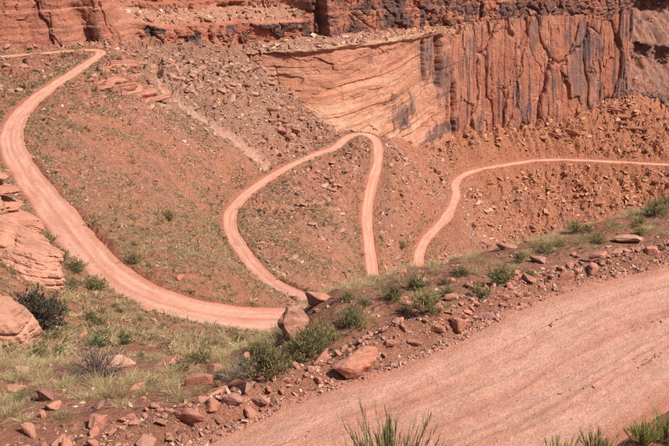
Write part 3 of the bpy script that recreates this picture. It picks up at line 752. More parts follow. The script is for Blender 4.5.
def cliff_far():
    # stepped wall across the side canyon, seen past the corner of the red cliff
    rows = [(140, 452), (112, 462), (96, 466), (93, 472), (60, 505), (56, 507), (44, 509), (41, 515), (8, 560), (-2, 562), (-40, 566)]
    us = np.linspace(596, 800, 200); nr = 190
    tt = np.linspace(0, len(rows) - 1, nr)
    vv = np.interp(tt, range(len(rows)), [r[0] for r in rows]); yy = np.interp(tt, range(len(rows)), [r[1] for r in rows])
    zz_ = -tanv(vv) * yy
    Uu, _ = np.meshgrid(us, tt)
    Yv = yy[:, None] + 6 * fbm(Uu / 40, tt[:, None] * .2 + Uu * 0, 301, 3) - .22 * (Uu - 655)
    Xv = arat(Uu, 80) * 480
    z = zz_[:, None] + 3.2 * fbm(Xv / 7, Yv / 7, 302, 5, .65)
    steep = np.interp(tt, range(len(rows)), [0, 0, 1, .2, 0, .6, 1, .2, 0, 1, 1])[:, None]
    _, e1, c1 = voro(Xv / 5, z / 5, 303)
    Yv = Yv - steep * 5.0 * (c1 - .5) - 3 * fbm(Xv / 4, z / 4, 305, 3)
    c_ = mixc(np.broadcast_to(np.array((.38, .17, .11)), z.shape + (3,)), np.array((.27, .155, .12)), np.clip(.4 + fbm(Xv / 12, z / 5, 304, 4), 0, 1))
    c_ = mixc(c_, varn * 1.2, np.clip(steep * (.65 + .6 * (c1 - .5)), 0, .9))
    BENCH.append(np.stack([Xv, Yv, z], -1)[np.broadcast_to(steep < .3, z.shape)][::3])
    me = mesh_arrays('cliff', np.stack([Xv, Yv, z], -1), gridfaces(*z.shape), M_CLIFF, True, c_)
    tag(obj('cliff', me), 'far stepped cliff past the right corner of the red wall', None, None, 'structure')
cliff_lower(); cliff_upper(); cliff_far()
# ------------------------------------------------------------------ stones
def hull_pts(seed, n=16, flat=.7):
    r = np.random.default_rng(seed)
    P = r.normal(size=(n, 3)); P /= np.abs(P).max(1)[:, None] ** .7 * np.linalg.norm(P, axis=1)[:, None] ** .3
    P *= r.uniform(.75, 1.05, (n, 1))
    P[:, 2] *= flat; P[:, 1] *= r.uniform(.65, 1); return P * .5
def hull_bm(P):
    bm = bmesh.new()
    for p in P: bm.verts.new(p)
    res = bmesh.ops.convex_hull(bm, input=bm.verts[:])
    bmesh.ops.delete(bm, geom=[g for g in set(res['geom_interior'] + res['geom_unused']) if isinstance(g, bmesh.types.BMVert)], context='VERTS')
    return bm
def rock_mesh(name, seed, mat, n=16, flat=.7, detail=2, rough=.03, bev=.045):
    bm = hull_bm(hull_pts(seed, n, flat))
    bmesh.ops.dissolve_limit(bm, angle_limit=.22, verts=bm.verts[:], edges=bm.edges[:])
    bmesh.ops.bevel(bm, geom=bm.edges[:] + bm.verts[:], offset=bev, segments=1, profile=.5, affect='EDGES', clamp_overlap=True)
    bmesh.ops.triangulate(bm, faces=bm.faces[:])
    for _ in range(detail):
        bmesh.ops.subdivide_edges(bm, edges=[e for e in bm.edges if e.calc_length() > .1], cuts=1, use_grid_fill=False)
        bmesh.ops.triangulate(bm, faces=bm.faces[:])
    bm.verts.ensure_lookup_table()
    V = np.array([v.co[:] for v in bm.verts]); bm.normal_update(); Nv = np.array([v.normal[:] for v in bm.verts])
    q = V * 5 + seed
    d = fbm(q[:, 0] + q[:, 2] * .7, q[:, 1] + q[:, 2] * 1.1, seed, 3)
    V = V + Nv * (d * rough * 1.6)[:, None]
    for v, p in zip(bm.verts, V): v.co = p
    for f in bm.faces: f.smooth = False
    me = bpy.data.meshes.new(name); bm.to_mesh(me); bm.free(); me.materials.append(mat)
    return me
def slab_mesh(name, rx, ry, h, seed, mat, rnd=.35, rough=.12, na=56):
    """a bed of sandstone: uneven rounded outline, worn rim, slightly domed top"""
    th = np.linspace(0, 2 * np.pi, na, endpoint=False)
    prof = [(0, -.5), (.6, -.5), (.93, -.5), (1, -.35), (1.0, -.1), (.985, .15), (1 - rnd * .25, .35), (1 - rnd * .6, .46), (1 - rnd * 1.05, .5), (.5 * (1 - rnd), .53), (.2, .545), (0.0, .55)]
    ex = 2.9
    se = (np.abs(np.cos(th)) ** ex + np.abs(np.sin(th)) ** ex) ** (-1 / ex)
    out = se * (1 + rough * 1.6 * fbm(np.cos(th) * 1.6 + seed, np.sin(th) * 1.6, seed, 3) + rough * .8 * fbm(np.cos(th) * 5 + seed, np.sin(th) * 5, seed + 3, 2))
    V = []
    for k, (r, z) in enumerate(prof):
        x = np.cos(th) * out * r * rx; y = np.sin(th) * out * r * ry
        zz_ = z * h + .10 * h * fbm(x / (rx * .5) + seed, y / (ry * .5), seed + 9, 3) * (z > 0)
        w = 1 + .05 * fbm(th * 3 / np.pi, zz_ / h * 3 + seed, seed + 11, 3)
        V.append(np.stack([x * w, y * w, zz_], -1))
    V = np.array(V); nr = len(prof)
    i = np.arange(nr * na).reshape(nr, na); j = np.roll(i, -1, 1)
    F = np.stack([i[:-1].ravel(), j[:-1].ravel(), j[1:].ravel(), i[1:].ravel()], 1)
    return mesh_arrays(name, V, F, mat, True)
M_ROCK = mat_rock('red_sandstone', (.43, .185, .12), (.33, .13, .088), 2.2)
M_ROCKP = mat_rock('purple_sandstone', (.34, .165, .13), (.26, .12, .098), 2.2)
M_ROCKL = mat_rock('pale_sandstone', (.50, .28, .20), (.44, .22, .15), .8, bands=.05)
M_ROCKF = mat_rock('talus_sandstone', (.40, .205, .14), (.28, .145, .11), .6, dust=.12)
M_OUT = mat_rock('outcrop_sandstone', (.43, .21, .145), (.39, .185, .125), .7, bands=.2, dust=.3)
M_STUFF = mat_rock('rubble_sandstone', None, None, 1.0, attr=True)
RK = [rock_mesh('rock', 100 + i, M_ROCK, 15 + i % 4, (.75, .6, .85, .55, .7)[i % 5], 1, .03) for i in range(9)]
RKP = [rock_mesh('rock', 140 + i, M_ROCKP, 14 + i % 4, (.8, .6, .7)[i % 3], 1, .03) for i in range(4)]
RKF = [rock_mesh('boulder', 160 + i, M_ROCKF, 13 + i % 4, (.6, .8, .45, .7)[i % 4], 1, .05, .03) for i in range(9)]
LOW = []
for i in range(14):
    bm = hull_bm(hull_pts(200 + i, 8, (.6, .8, .4, .7)[i % 4])); bmesh.ops.triangulate(bm, faces=bm.faces[:]); bm.verts.index_update()
    LOW.append((np.array([v.co[:] for v in bm.verts]), np.array([[v.index for v in f.verts] for f in bm.faces]))); bm.free()
def rotm(rx, ry, rz):
    """stack of rotation matrices Rz*Ry*Rx"""
    cx, sx, cy, sy, cz, sz = np.cos(rx), np.sin(rx), np.cos(ry), np.sin(ry), np.cos(rz), np.sin(rz)
    return np.stack([np.stack([cz * cy, cz * sy * sx - sz * cx, cz * sy * cx + sz * sx], -1), np.stack([sz * cy, sz * sy * sx + cz * cx, sz * sy * cx - cz * sx], -1), np.stack([-sy, cy * sx, cy * cx], -1)], -2)
def join(protos, pick, P, R, sc, cols):
    """copies of small meshes joined into one set of arrays"""
    VV, FF, CC = [], [], []; off = 0
    for k, (v, f) in enumerate(protos):
        m = np.where(pick == k)[0]
        if not len(m): continue
        w = np.einsum('nij,nvj->nvi', R[m], v[None] * sc[m][:, None, :]) + P[m][:, None]
        VV.append(w.reshape(-1, 3)); FF.append((f[None] + (np.arange(len(m)) * len(v))[:, None, None]).reshape(-1, 3) + off); off += len(m) * len(v)
        CC.append(np.repeat(cols[m], len(v), 0) if cols.ndim == 2 else cols)
    return np.concatenate(VV), np.concatenate(FF), np.concatenate(CC)

LMARK_N = [('the large wedge boulder', 355, 365), ('the long tilted slab', 190, 412), ('the pale leaning boulder', 293, 318), ('the bare twiggy bush', 98, 365), ('the grey dead brush', 240, 370),
    ('the big dark bush', 36, 305), ('the wide bright green shrub', 502, 277), ('the pale pink boulder', 618, 250), ('the flat purple crest rock', 505, 245), ('the mid bench shrub', 428, 305), ('the broad purple stone', 485, 315),
    ('the bottom left corner', 0, 446), ('the right end of the stone row', 669, 260), ('the upper road bend', 130, 290), ('the bright spiky plant', 97, 340), ('the twin purple blocks', 247, 398), ('the flat topped red block', 437, 325), ('the rounded red boulder', 165, 360)]
LMARK_F = [('the middle road hairpin', 358, 133), ('the lone dark shrub', 168, 217), ('the far bend of the upper road', 100, 52), ('the top of the pale wash', 160, 75), ('the foot of the pale wash', 230, 134), ('the middle of the rubble cone', 235, 85), ('the low end of the rubble cone', 285, 118), ('the left bend of the middle loop', 228, 215),
    ('the red cliff corner', 636, 90), ('the lower road bend', 456, 185), ('the dark stain on the orange cliff', 405, 120), ('the lone green shrub', 402, 245), ('the broken slab outcrop', 548, 125), ('the lower road at right edge', 660, 165), ('the left edge of the orange cliff', 285, 85),
    ('the dark ledge outcrop', 296, 132), ('the tilted red ledge outcrop', 118, 82), ('the foot of the middle loop', 300, 293), ('the middle leg of the loop', 368, 220), ('the crest above the bench', 560, 230), ('the upper road bend', 130, 290), ('the left curve of the upper road', 12, 138)]
PENDING = []
def later(o, what, marks, u, v, group, cat): PENDING.append((o, what, marks, float(u), float(v), group, cat))
ORD = ['closest', 'second closest', 'third closest', 'fourth closest', 'fifth closest', 'sixth closest', 'seventh closest', 'eighth closest', 'ninth closest', 'tenth closest', 'eleventh closest', 'twelfth closest', 'thirteenth closest', 'fourteenth closest', 'fifteenth closest', 'sixteenth closest', 'seventeenth closest', 'eighteenth closest', 'nineteenth closest', 'twentieth closest']
def settle():
    fam = {}
    for o, what, marks, u, v, group, cat in PENDING:
        nm, mu, mv = min(marks, key=lambda m: (m[1] - u) ** 2 + (m[2] - v) ** 2)
        dx, dy = u - mu, v - mv
        dr = ('left of' if dx < 0 else 'right of') if abs(dx) > abs(dy) else ('behind' if dy < 0 else 'in front of')
        if 'corner' in nm or 'edge' in nm or 'end of' in nm: dr = 'near'
        fam.setdefault((what, dr, nm), []).append((dx * dx + dy * dy, o, group, cat))
    for (what, dr, nm), L in fam.items():
        L.sort(key=lambda t: t[0])
        for i, (_, o, group, cat) in enumerate(L):
            lab_ = (f'{ORD[i]} {what} {dr} {nm}' if i < len(ORD) and len(L) > 1 else (f'{what} {dr} {nm}' if len(L) == 1 else f'outlying {what} {dr} {nm}'))
            if len(lab_.split()) > 16: lab_ = lab_.replace(' in the roadside row', '').replace(' below the lower road', '')
            if len(lab_.split()) > 16: lab_ = lab_.replace(' on the rubble cone', '').replace(' inside the loop', '').replace(' on the open slope', '').replace(' on the orange talus', '')
            tag(o, lab_, cat, group)
r = np.random.default_rng(11)
# ---- rubble on the far and middle slopes: candidates over the ground, larger stones where the photograph shows blocky slopes
def scatter(nc, y0, y1, r_):
    a = r_.uniform(-.47, .47, nc); y = np.sqrt(r_.uniform(y0 * y0, y1 * y1, nc)); return a * y, y
def inb(u, v, u0, v0, u1, v1, s):
    return sstep(u0 - s, u0 + s, u) * (1 - sstep(u1 - s, u1 + s, u)) * sstep(v0 - s, v0 + s, v) * (1 - sstep(v1 - s, v1 + s, v))
def zone_of(x, y, u, v):
    z = np.full(len(x), 'slope', dtype=object)
    z[(y > 195) & (u > 140) & (u < 345) & (v < 150)] = 'cone'
    z[(u < 150) & (y > 150) & (v < 110)] = 'upper'
    z[(u > 232) & (u < 378) & (v > 145)] = 'loop'
    z[(u >= 376) & (u < 470) & (v > 120)] = 'between'
    z[(u >= 440) & (v < 166)] = 'talus'
    z[(u >= 440) & (v >= 166)] = 'below'
    return z
X1, Y1 = scatter(230000, 84, 398, r)
Z1 = H(X1, Y1); U1, V1, D1 = project(np.stack([X1, Y1, Z1], 1))
dens = .34 + .75 * np.clip(fbm(X1 / 11, Y1 / 11, 401, 4) * 1.6, -.4, .8)
dens += .75 * inb(U1, V1, 160, 55, 335, 140, 12) + .5 * inb(U1, V1, 440, 95, 669, 230, 20) + .35 * inb(U1, V1, 250, 175, 345, 275, 15) + .25 * inb(U1, V1, 376, 150, 450, 280, 10)
dens += .45 * inb(U1, V1, 40, 70, 330, 220, 30)
vis1 = fieldat(VIS, X1, Y1); e1 = fieldat(edge, X1, Y1)
# inside a cliff there is nothing to strew
cb = np.interp(U1, np.r_[-200, [q[0] for q in UP][:-1], CL[:, 0], 900], np.r_[236, [q[2] for q in UP][:-1], CL[:, 2], 400])
k = (r.random(len(X1)) < dens) & (fieldat(gul, X1, Y1) < .35) & vis1 & (e1 > .25) & (Y1 < cb + 1.0) & (U1 > -25) & (U1 < 695) & (V1 < 345)
X1, Y1, Z1, U1, V1, D1, e1 = [q[k] for q in (X1, Y1, Z1, U1, V1, D1, e1)]
sz = .19 * (1 - r.random(len(X1))) ** -.54
big = .55 + .6 * sstep(170, 260, Y1) + .4 * inb(U1, V1, 160, 55, 335, 140, 12) - .12 * inb(U1, V1, 60, 110, 250, 300, 30)
sz = np.clip(sz * big * 1.15, .12, 3.4)
sz = np.minimum(sz, .22 + e1 * .6)
sz = np.minimum(sz, 2.6 - 1.5 * inb(U1, V1, 60, 110, 250, 300, 20) - .7 * (Y1 < 180))
zn = zone_of(X1, Y1, U1, V1)
px = sz * FPX / D1
order = np.argsort(-px)
indiv = order[:300]; rest = order[300:]
LAB = {'cone': ('boulder on the rubble cone', 'boulders on the rubble cone'), 'upper': ('red boulder', 'boulders by the far bend'), 'loop': ('boulder inside the loop', 'boulders inside the middle loop'),
       'between': ('boulder', 'boulders between middle and lower road'), 'talus': ('boulder on the orange talus', 'boulders below the red cliff'), 'below': ('boulder below the lower road', 'boulders below the lower road'), 'slope': ('boulder on the open slope', 'boulders on the open slope')}
for i in indiv:
    o = obj('boulder', RKF[int(r.integers(len(RKF)))], None, (X1[i], Y1[i], Z1[i] + sz[i] * .10), (r.uniform(-.35, .35), r.uniform(-.35, .35), r.uniform(0, 6.28)), (sz[i] * r.uniform(.9, 1.5), sz[i] * r.uniform(.8, 1.1), sz[i] * r.uniform(.7, 1.1)))
    later(o, ('large ' if px[i] > 9 else 'small ' if px[i] < 6 else '') + LAB[zn[i]][0], LMARK_F, U1[i], V1[i], LAB[zn[i]][1], 'boulder')
def rubble_cols(x, y, u, v, n, r_):
    base = mixc(np.broadcast_to(np.array((.46, .235, .165)), (n, 3)), np.array((.22, .11, .085)), r_.random(n))
    base = mixc(base, np.array((.60, .38, .28)), (r_.random(n) < .2) * .85)
    base = mixc(base, np.array((.45, .20, .10)), sstep(290, 330, y) * .6)
    base = mixc(base, np.array((.37, .21, .145)), ((y > 195) & (u > 140) & (u < 345) & (v < 150)) * .6)
    return base * r_.uniform(.8, 1.2, (n, 1))
n = len(rest)
bp = np.concatenate(BENCH); bp = bp[r.integers(0, len(bp), 4500)] + r.normal(0, .5, (4500, 3)) * np.array((1, 1, 0))
sz = np.r_[sz, np.clip(.4 * (1 - r.random(4500)) ** -.5, .35, 2.2)]; X1, Y1, Z1 = np.r_[X1, bp[:, 0]], np.r_[Y1, bp[:, 1]], np.r_[Z1, bp[:, 2] - .1]
U1, V1 = np.r_[U1, np.zeros(4500)], np.r_[V1, np.zeros(4500)]; rest = np.r_[rest, np.arange(len(X1) - 4500, len(X1))]; n = len(rest)
Pz = np.stack([X1, Y1, Z1 + sz * .10], 1)[rest]
Rm = rotm(r.uniform(-.5, .5, n), r.uniform(-.5, .5, n), r.uniform(0, 6.28, n))
sc = sz[rest][:, None] * r.uniform((.9, .7, .6), (1.6, 1.1, 1.1), (n, 3))
V_, F_, C_ = join(LOW, r.integers(0, len(LOW), n), Pz, Rm, sc, rubble_cols(X1[rest], Y1[rest], U1[rest], V1[rest], n, r))
tag(obj('rubble', mesh_arrays('rubble', V_, F_, M_STUFF, False, C_)), 'loose red rubble strewn over the canyon slopes', 'rubble', None, 'stuff')
print('rubble', n, 'tris', len(F_))

# ---- berm of stones along the outer edge of the near road, stones on the bench
fgl, fgs = catmull(fgu, .25)
fT = np.gradient(fgl[:, :2], axis=0); fT /= np.linalg.norm(fT, axis=1)[:, None]; fO = np.stack([-fT[:, 1], fT[:, 0]], 1)   # away from the camera
near_rocks = []
def nr_put(me, x, y, s, label, group, sink=.15, tilt=.4, rz_=None, scl=None, name='rock'):
    z = float(H(x, y))
    scl = scl or (r.uniform(.9, 1.45), r.uniform(.8, 1.1), r.uniform(.75, 1.05))
    o = obj(name, me, None, (x, y, z + s * scl[2] * (.5 * .7 - sink)), (r.uniform(-tilt, tilt), r.uniform(-tilt, tilt), r.uniform(0, 6.28) if rz_ is None else rz_), tuple(s * q for q in scl))
    if group:
        pu, pv, _ = project((x, y, z)); later(o, ('small ' if s < .2 else 'large ' if s > .34 else '') + ('purple ' if me in RKP else 'red ') + label, LMARK_N, pu[0], pv[0], group, 'rock')
    else: tag(o, label, 'rock', group)
    near_rocks.append((x, y, s)); return o
taken = []
def clear(x, y, s, f=.45):
    for (a, b, c_) in taken:
        if (a - x) ** 2 + (b - y) ** 2 < ((c_ + s) * f) ** 2: return False
    return True
# the ones that stand out
LM = [  # u, v at the foot's middle, size, scale, mesh, label
    (355, 374, 1.4, (1.0, .72, .80), 0, M_ROCK, 'large wedge shaped red boulder at the edge of the near road'),
    (190, 420, .82, (1.25, .42, .55), 1, M_ROCK, 'long tilted red slab in the stone row along the near road'),
    (232, 404, .52, (1.05, .8, .8), 2, M_ROCKP, 'squarish purple grey block in the stone row, left of its twin'),
    (262, 404, .48, (1.0, .8, .85), 3, M_ROCKP, 'purple red block in the stone row, right of its twin'),
    (293, 336, 1.15, (.95, .7, 1.25), 4, M_OUT, 'pale upright leaning boulder at the end of the upper road'),
    (318, 303, .85, (1.25, .8, .62), 5, M_ROCK, 'brown red boulder on the ridge crest beside the pale one'),
    (420, 286, .55, (1.2, .8, .7), 6, M_ROCKP, 'dark red blocky rock on the crest below the lower road bend'),
    (505, 250, .68, (1.35, .8, .55), 7, M_ROCKP, 'flat purple rock on the crest of the shrubby bench'),
    (618, 254, .72, (1.2, .75, .62), 8, M_ROCKL, 'pale pink boulder near the right end of the bench'),
    (628, 242, .85, (1.35, .7, .42), 9, M_ROCKL, 'flat pale slab behind the pink boulder on the bench'),
    (540, 262, .55, (1.3, .8, .5), 10, M_ROCKP, 'dark flat stone among the bunch grass on the bench'),
    (437, 331, .42, (1.2, .8, .8), 11, M_ROCK, 'red block with flat top beside the near road, mid frame'),
    (415, 345, .38, (1.1, .8, .7), 12, M_ROCK, 'small red block next to the flat topped one by the road'),
    (390, 346, .36, (1.2, .8, .8), 13, M_ROCK, 'reddish stone just right of the large wedge shaped boulder'),
    (485, 318, .45, (1.25, .8, .6), 14, M_ROCKP, 'broad purple stone where the stone row meets the road'),
    (110, 368, 1.75, (1.0, .6, .33), 15, M_ROCKL, 'pale flat half buried boulder behind the bare twiggy bush'),
    (165, 366, .95, (1.2, .7, .5), 16, M_ROCK, 'rounded red boulder right of the pale half buried one'),
    (23, 372, .8, (1.2, .7, .4), 17, M_ROCKL, 'flat pale stone at the left edge below the outcrop'),
    (15, 392, .55, (1.2, .8, .5), 18, M_ROCK, 'red stone at the far left among pale grass')]
for u, v, s, scl, k_, mt, lab in LM:
    g_ = ground_at(u, v, 14.0)
    me = rock_mesh('rock', 300 + k_, mt, 13 + k_ % 5, .8, 2, .03, .04)
    o = nr_put(me, g_[0], g_[1], s, lab, None, .10, .12, r.uniform(-.5, .5), scl); taken.append((g_[0], g_[1], s))
nb = 0; tries = 0
small = []
while nb < 190 and tries < 6000:
    tries += 1
    i = int(r.integers(0, len(fgl))); u_, v_, _ = project(fgl[i])
    if not (-25 < u_[0] < 700): continue
    if u_[0] > 330 and r.random() < .45: continue
    o_ = abs(r.normal(.75, .45)) + .12 if u_[0] > 330 else abs(r.normal(.7, .6)) + .1
    s = float(np.clip(.20 * (1 - r.random()) ** -.42, .17, .62))
    x, y = fgl[i, :2] + fO[i] * o_
    if not clear(x, y, s): continue
    taken.append((x, y, s))
    nr_put(random.choice(RK + RK + RK + RKP), x, y, s, 'stone in the roadside row', 'stones heaped along the near road'); nb += 1
nb = 0; tries = 0
while nb < 58 and tries < 6000:
    tries += 1
    x, y = scatter(1, 17, 34, r); x, y = float(x[0]), float(y[0])
    e_ = float(fieldat(edge, x, y)); sd_ = float(fieldat(side, x, y))
    u_, v_, d_ = project((x, y, float(H(x, y))))
    if not (-20 < u_[0] < 690 and fieldat(VIS, x, y)) or e_ < 1.4 or sd_ > 0: continue
    s = float(np.clip(.17 * (1 - r.random()) ** -.42, .15, .6))
    if not clear(x, y, s): continue
    taken.append((x, y, s))
    lft = u_[0] < 290
    nr_put(random.choice(RK + RKP), x, y, s, 'stone among the grass' if lft else 'stone on the bench', 'stones in the left foreground grass' if lft else 'stones on the bench'); nb += 1
nb = 0; tries = 0
while nb < 32 and tries < 8000:
    tries += 1
    x, y = scatter(1, 30, 84, r); x, y = float(x[0]), float(y[0])
    e_ = float(fieldat(edge, x, y))
    u_, v_, d_ = project((x, y, float(H(x, y))))
    if not (-20 < u_[0] < 330 and fieldat(VIS, x, y)) or e_ < .8 or v_[0] < 190: continue
    s = float(np.clip(.25 * (1 - r.random()) ** -.45, .2, 1.1))
    taken.append((x, y, s))
    nr_put(random.choice(RK), x, y, s, 'stone on the scrubby slope', 'stones below the upper road'); nb += 1
# gravel and chips: too small to pick apart
gx, gy, gs = [], [], []
i = r.integers(0, len(fgl), 7000); o_ = np.abs(r.normal(.5, .75, 7000)) - .25
q = fgl[i, :2] + fO[i] * o_[:, None] + fT[i] * r.uniform(-.3, .3, (7000, 1)); gx.append(q[:, 0]); gy.append(q[:, 1]); gs.append(np.clip(.035 * (1 - r.random(7000)) ** -.5, .028, .17))
x, y = scatter(7000, 15, 36, r); e_ = fieldat(edge, x, y); k = (e_ > .3) & (fieldat(side, x, y) < 0); gx.append(x[k]); gy.append(y[k]); gs.append(np.clip(.035 * (1 - r.random(k.sum())) ** -.5, .03, .16))
x, y = scatter(1500, 14, 36, r); e_ = fieldat(edge, x, y); k = (e_ <= 0) & (rng.random(len(x)) < .5); gx.append(x[k]); gy.append(y[k]); gs.append(np.clip(.018 * (1 - r.random(k.sum())) ** -.4, .015, .05))
x, y = scatter(6000, 34, 86, r); e_ = fieldat(edge, x, y); k = (e_ > .4) & fieldat(VIS, x, y) & (x / y < .02); gx.append(x[k]); gy.append(y[k]); gs.append(np.clip(.07 * (1 - r.random(k.sum())) ** -.5, .06, .3))
for c_, l_, m_ in ((.28, 66, 520), (.46, 67, 330), (.38, 70, 380), (-.5, 68, 200), (.05, 69, 160)):
    C_ = ROADS['near']['C']; s_ = ROADS['near']['s']; ss_ = r.uniform(0, s_[-1], m_); keep_ = fbm(ss_ / 2.5, ss_ * 0 + c_, 640) > -.08; ss_ = ss_[keep_]
    cx, cy = np.interp(ss_, s_, C_[:, 0]), np.interp(ss_, s_, C_[:, 1]); tx, ty = np.interp(ss_ + .2, s_, C_[:, 0]) - cx, np.interp(ss_ + .2, s_, C_[:, 1]) - cy; tl_ = np.hypot(tx, ty) + 1e-9
    o_ = c_ * FGW / 2 + .25 * fbm(ss_ / 6, ss_ * 0, l_) + r.normal(0, .035, len(ss_)); gx.append(cx + ty / tl_ * o_); gy.append(cy - tx / tl_ * o_); gs.append(np.clip(.03 * (1 - r.random(len(ss_))) ** -.4, .025, .085))
gx, gy, gs = np.concatenate(gx), np.concatenate(gy), np.concatenate(gs); n = len(gx)
gz = H(gx, gy); onr = fieldat(edge, gx, gy) < .05; gz = np.where(onr & (gy < 36), FGZ + .005, gz)
V_, F_, C_ = join(LOW, r.integers(0, len(LOW), n), np.stack([gx, gy, gz + gs * .12], 1), rotm(r.uniform(-.6, .6, n), r.uniform(-.6, .6, n), r.uniform(0, 6.28, n)), gs[:, None] * r.uniform((.9, .7, .6), (1.6, 1.1, 1.1), (n, 3)), rubble_cols(gx, gy, gx, gy, n, r))
tag(obj('gravel', mesh_arrays('gravel', V_, F_, M_STUFF, False, C_)), 'red gravel and chips strewn along the near road', 'gravel', None, 'stuff')
print('gravel', n, len(F_))

# ---- sandstone outcrops: jointed blocks that share one dip
def block_mesh(name, seed, mat, flat=.6, detail=4, layers=3.5, rough=.10, smooth=False):
    bm = hull_bm(hull_pts(seed, 22, flat))
    bmesh.ops.dissolve_limit(bm, angle_limit=.25, verts=bm.verts[:], edges=bm.edges[:])
    bmesh.ops.bevel(bm, geom=bm.edges[:] + bm.verts[:], offset=.035, segments=1, profile=.5, affect='EDGES', clamp_overlap=True)
    bmesh.ops.triangulate(bm, faces=bm.faces[:])
    for k_ in range(detail):
        lim = (.22, .12, .065, .04, .025)[k_]
        bmesh.ops.subdivide_edges(bm, edges=[e for e in bm.edges if e.calc_length() > lim], cuts=1)
        bmesh.ops.triangulate(bm, faces=bm.faces[:])
    bm.normal_update(); bm.verts.ensure_lookup_table()
    V = np.array([v.co[:] for v in bm.verts]); Nv = np.array([v.normal[:] for v in bm.verts])
    lay = V[:, 2] * layers / flat * 2 + .7 * fbm(V[:, 0] * 2 + seed, V[:, 1] * 2, seed, 2); fl = np.abs(lay - np.round(lay))
    side_ = 1 - np.abs(Nv[:, 2])
    d = rough * 1.5 * fbm(V[:, 0] * 3 + V[:, 2] * 2 + seed, V[:, 1] * 3 + V[:, 2], seed + 1, 6, .65) - .05 * np.exp(-(fl / .13) ** 2) * side_ + .04 * (_hash(np.round(lay - .5), lay * 0 // 1, lay * 0 // 1, seed) - .5) * side_
    V = V + Nv * d[:, None]
    for v, p in zip(bm.verts, V): v.co = p
    for f in bm.faces: f.smooth = smooth
    me = bpy.data.meshes.new(name); bm.to_mesh(me); bm.free(); me.materials.append(mat); return me
def outcrop(u, v, Yc, label, blocks, mat):
    p = ground_at(u, v, 30.) if Yc > 150 else at(u, v, Yc); z0 = float(H(p[0], p[1]))
    root = obj('sandstone_outcrop', None, None, (p[0], p[1], z0)); tag(root, label, 'outcrop')
    for k_, (w, d_, h, dx, dy, dz_, rz_, tx, ty) in enumerate(blocks):
        obj('block', block_mesh('block', 500 + k_ * 3 + int(abs(u)) * 7 + int(v), mat, .8, *((5, 4.0, .085, False) if Yc < 100 else (3, 1.2, .09))), root, (dx, dy, dz_), (tx, ty, rz_), (w, d_, h))
M_OUTR = mat_rock('ledge_sandstone', (.42, .185, .12), (.36, .15, .10), .35, bands=.15, dust=.2)
outcrop(-2, 287, 60, 'big pale angular sandstone outcrop at the left edge above the dark bush',
        [(10.8, 7.5, 7.2, -1.2, .4, .9, .25, .12, .42), (9.5, 6, 5.0, .4, -1.8, -.6, .5, .05, .40), (8, 6, 3.4, -3, 1.8, 3.0, .1, .1, .3), (5, 3.5, 2.2, 2.6, .6, -.3, .3, .05, .45), (5, 4, 2.4, -1.5, -3.0, -1.2, .7, .1, .4)], M_OUT)
outcrop(6, 220, 76, 'layered brown ledge outcrop above the pale one at the left edge',
        [(8.2, 5.5, 2.0, -1.0, 0, .3, .2, .05, .18), (7.4, 5, 1.8, -1.6, .3, 1.5, .5, .05, .16), (6.4, 4.6, 1.7, -1.9, .5, 2.7, .1, .0, .18), (5, 4, 1.5, -2.2, .8, 3.8, .3, .05, .15), (4, 3.2, 1.6, 2.0, -1.2, -.2, .9, .1, .22), (4.5, 3, 1.5, .5, -2.4, -.8, .4, .1, .25)], M_OUTR)
outcrop(-12, 352, 41, 'low pale outcrop below the dark bush at the left edge',
        [(7.2, 5.0, 5.0, -.9, .3, .6, .3, .05, .40), (2.6, 2.0, 1.4, 1.3, -.6, -.1, .8, .1, .3), (3, 2.4, 1.4, -.4, -1.4, -.4, .2, .1, .3)], M_OUT)
def ledges(u, v, Yc, label, nblk, length, az, hgt, seed, mat=M_OUTR):
    q = np.random.default_rng(seed); B = []
    p = ground_at(u, v, 30.)
    for k_ in range(nblk):
        row = k_ % 3; t = q.uniform(-.5, .5); across = (row - 1) * hgt * 1.3 + q.normal(0, .4)
        dx, dy = math.cos(az) * t * length - math.sin(az) * across, math.sin(az) * t * length + math.cos(az) * across
        gz_ = float(H(p[0] + dx, p[1] + dy)) - float(H(p[0], p[1]))
        w = q.uniform(.4, .75) * length; B.append((w, w * q.uniform(.16, .28), hgt * q.uniform(.7, 1.2), dx, dy, gz_ + .1 * hgt, az + q.normal(0, .12), q.normal(.0, .08), q.normal(0, .06)))
    outcrop(u, v, Yc, label, B, mat)
ledges(124, 88, 200, 'tilted red ledge outcrop inside the bend of the upper road', 8, 17, .75, 2.6, 5)
ledges(136, 76, 218, 'upper red ledge outcrop between far road bend and pale wash', 6, 15, .75, 2.2, 9)
ledges(166, 64, 248, 'broken ledge outcrop at the head of the pale wash', 7, 9, 1.4, 1.8, 6)
ledges(552, 128, 352, 'broken slab outcrop on the talus beneath the red cliff', 7, 15, -.6, 2.4, 7)
ledges(622, 120, 366, 'ledge of dark blocks on the talus near the red cliff corner', 6, 14, -.5, 2.0, 10)
ledges(292, 138, 250, 'dark ledge outcrop at the foot of the rubble cone', 8, 14, -.7, 1.8, 8)

BANK = [  # u, row of the top, distance, seed, stems, spread, width, label
    (396, 402, 10.6, 950, 55, .62, .010, 'green jointed shrub at the bottom edge of the frame'),
    (378, 408, 10.8, 955, 24, .55, .010, 'small green sprig left of the jointed shrub at bottom'),
    (645, 418, 15.0, 951, 60, .75, .010, 'leafy green shrub in the bottom right corner'),
    (668, 410, 15.6, 952, 60, .6, .010, 'tall green shrub at the right edge of the bottom corner'),
    (600, 428, 14.0, 953, 50, .8, .010, 'green weed left of the bottom right corner shrub'),
    (565, 434, 13.4, 954, 44, .7, .010, 'low green weed at the bottom edge right of centre')]
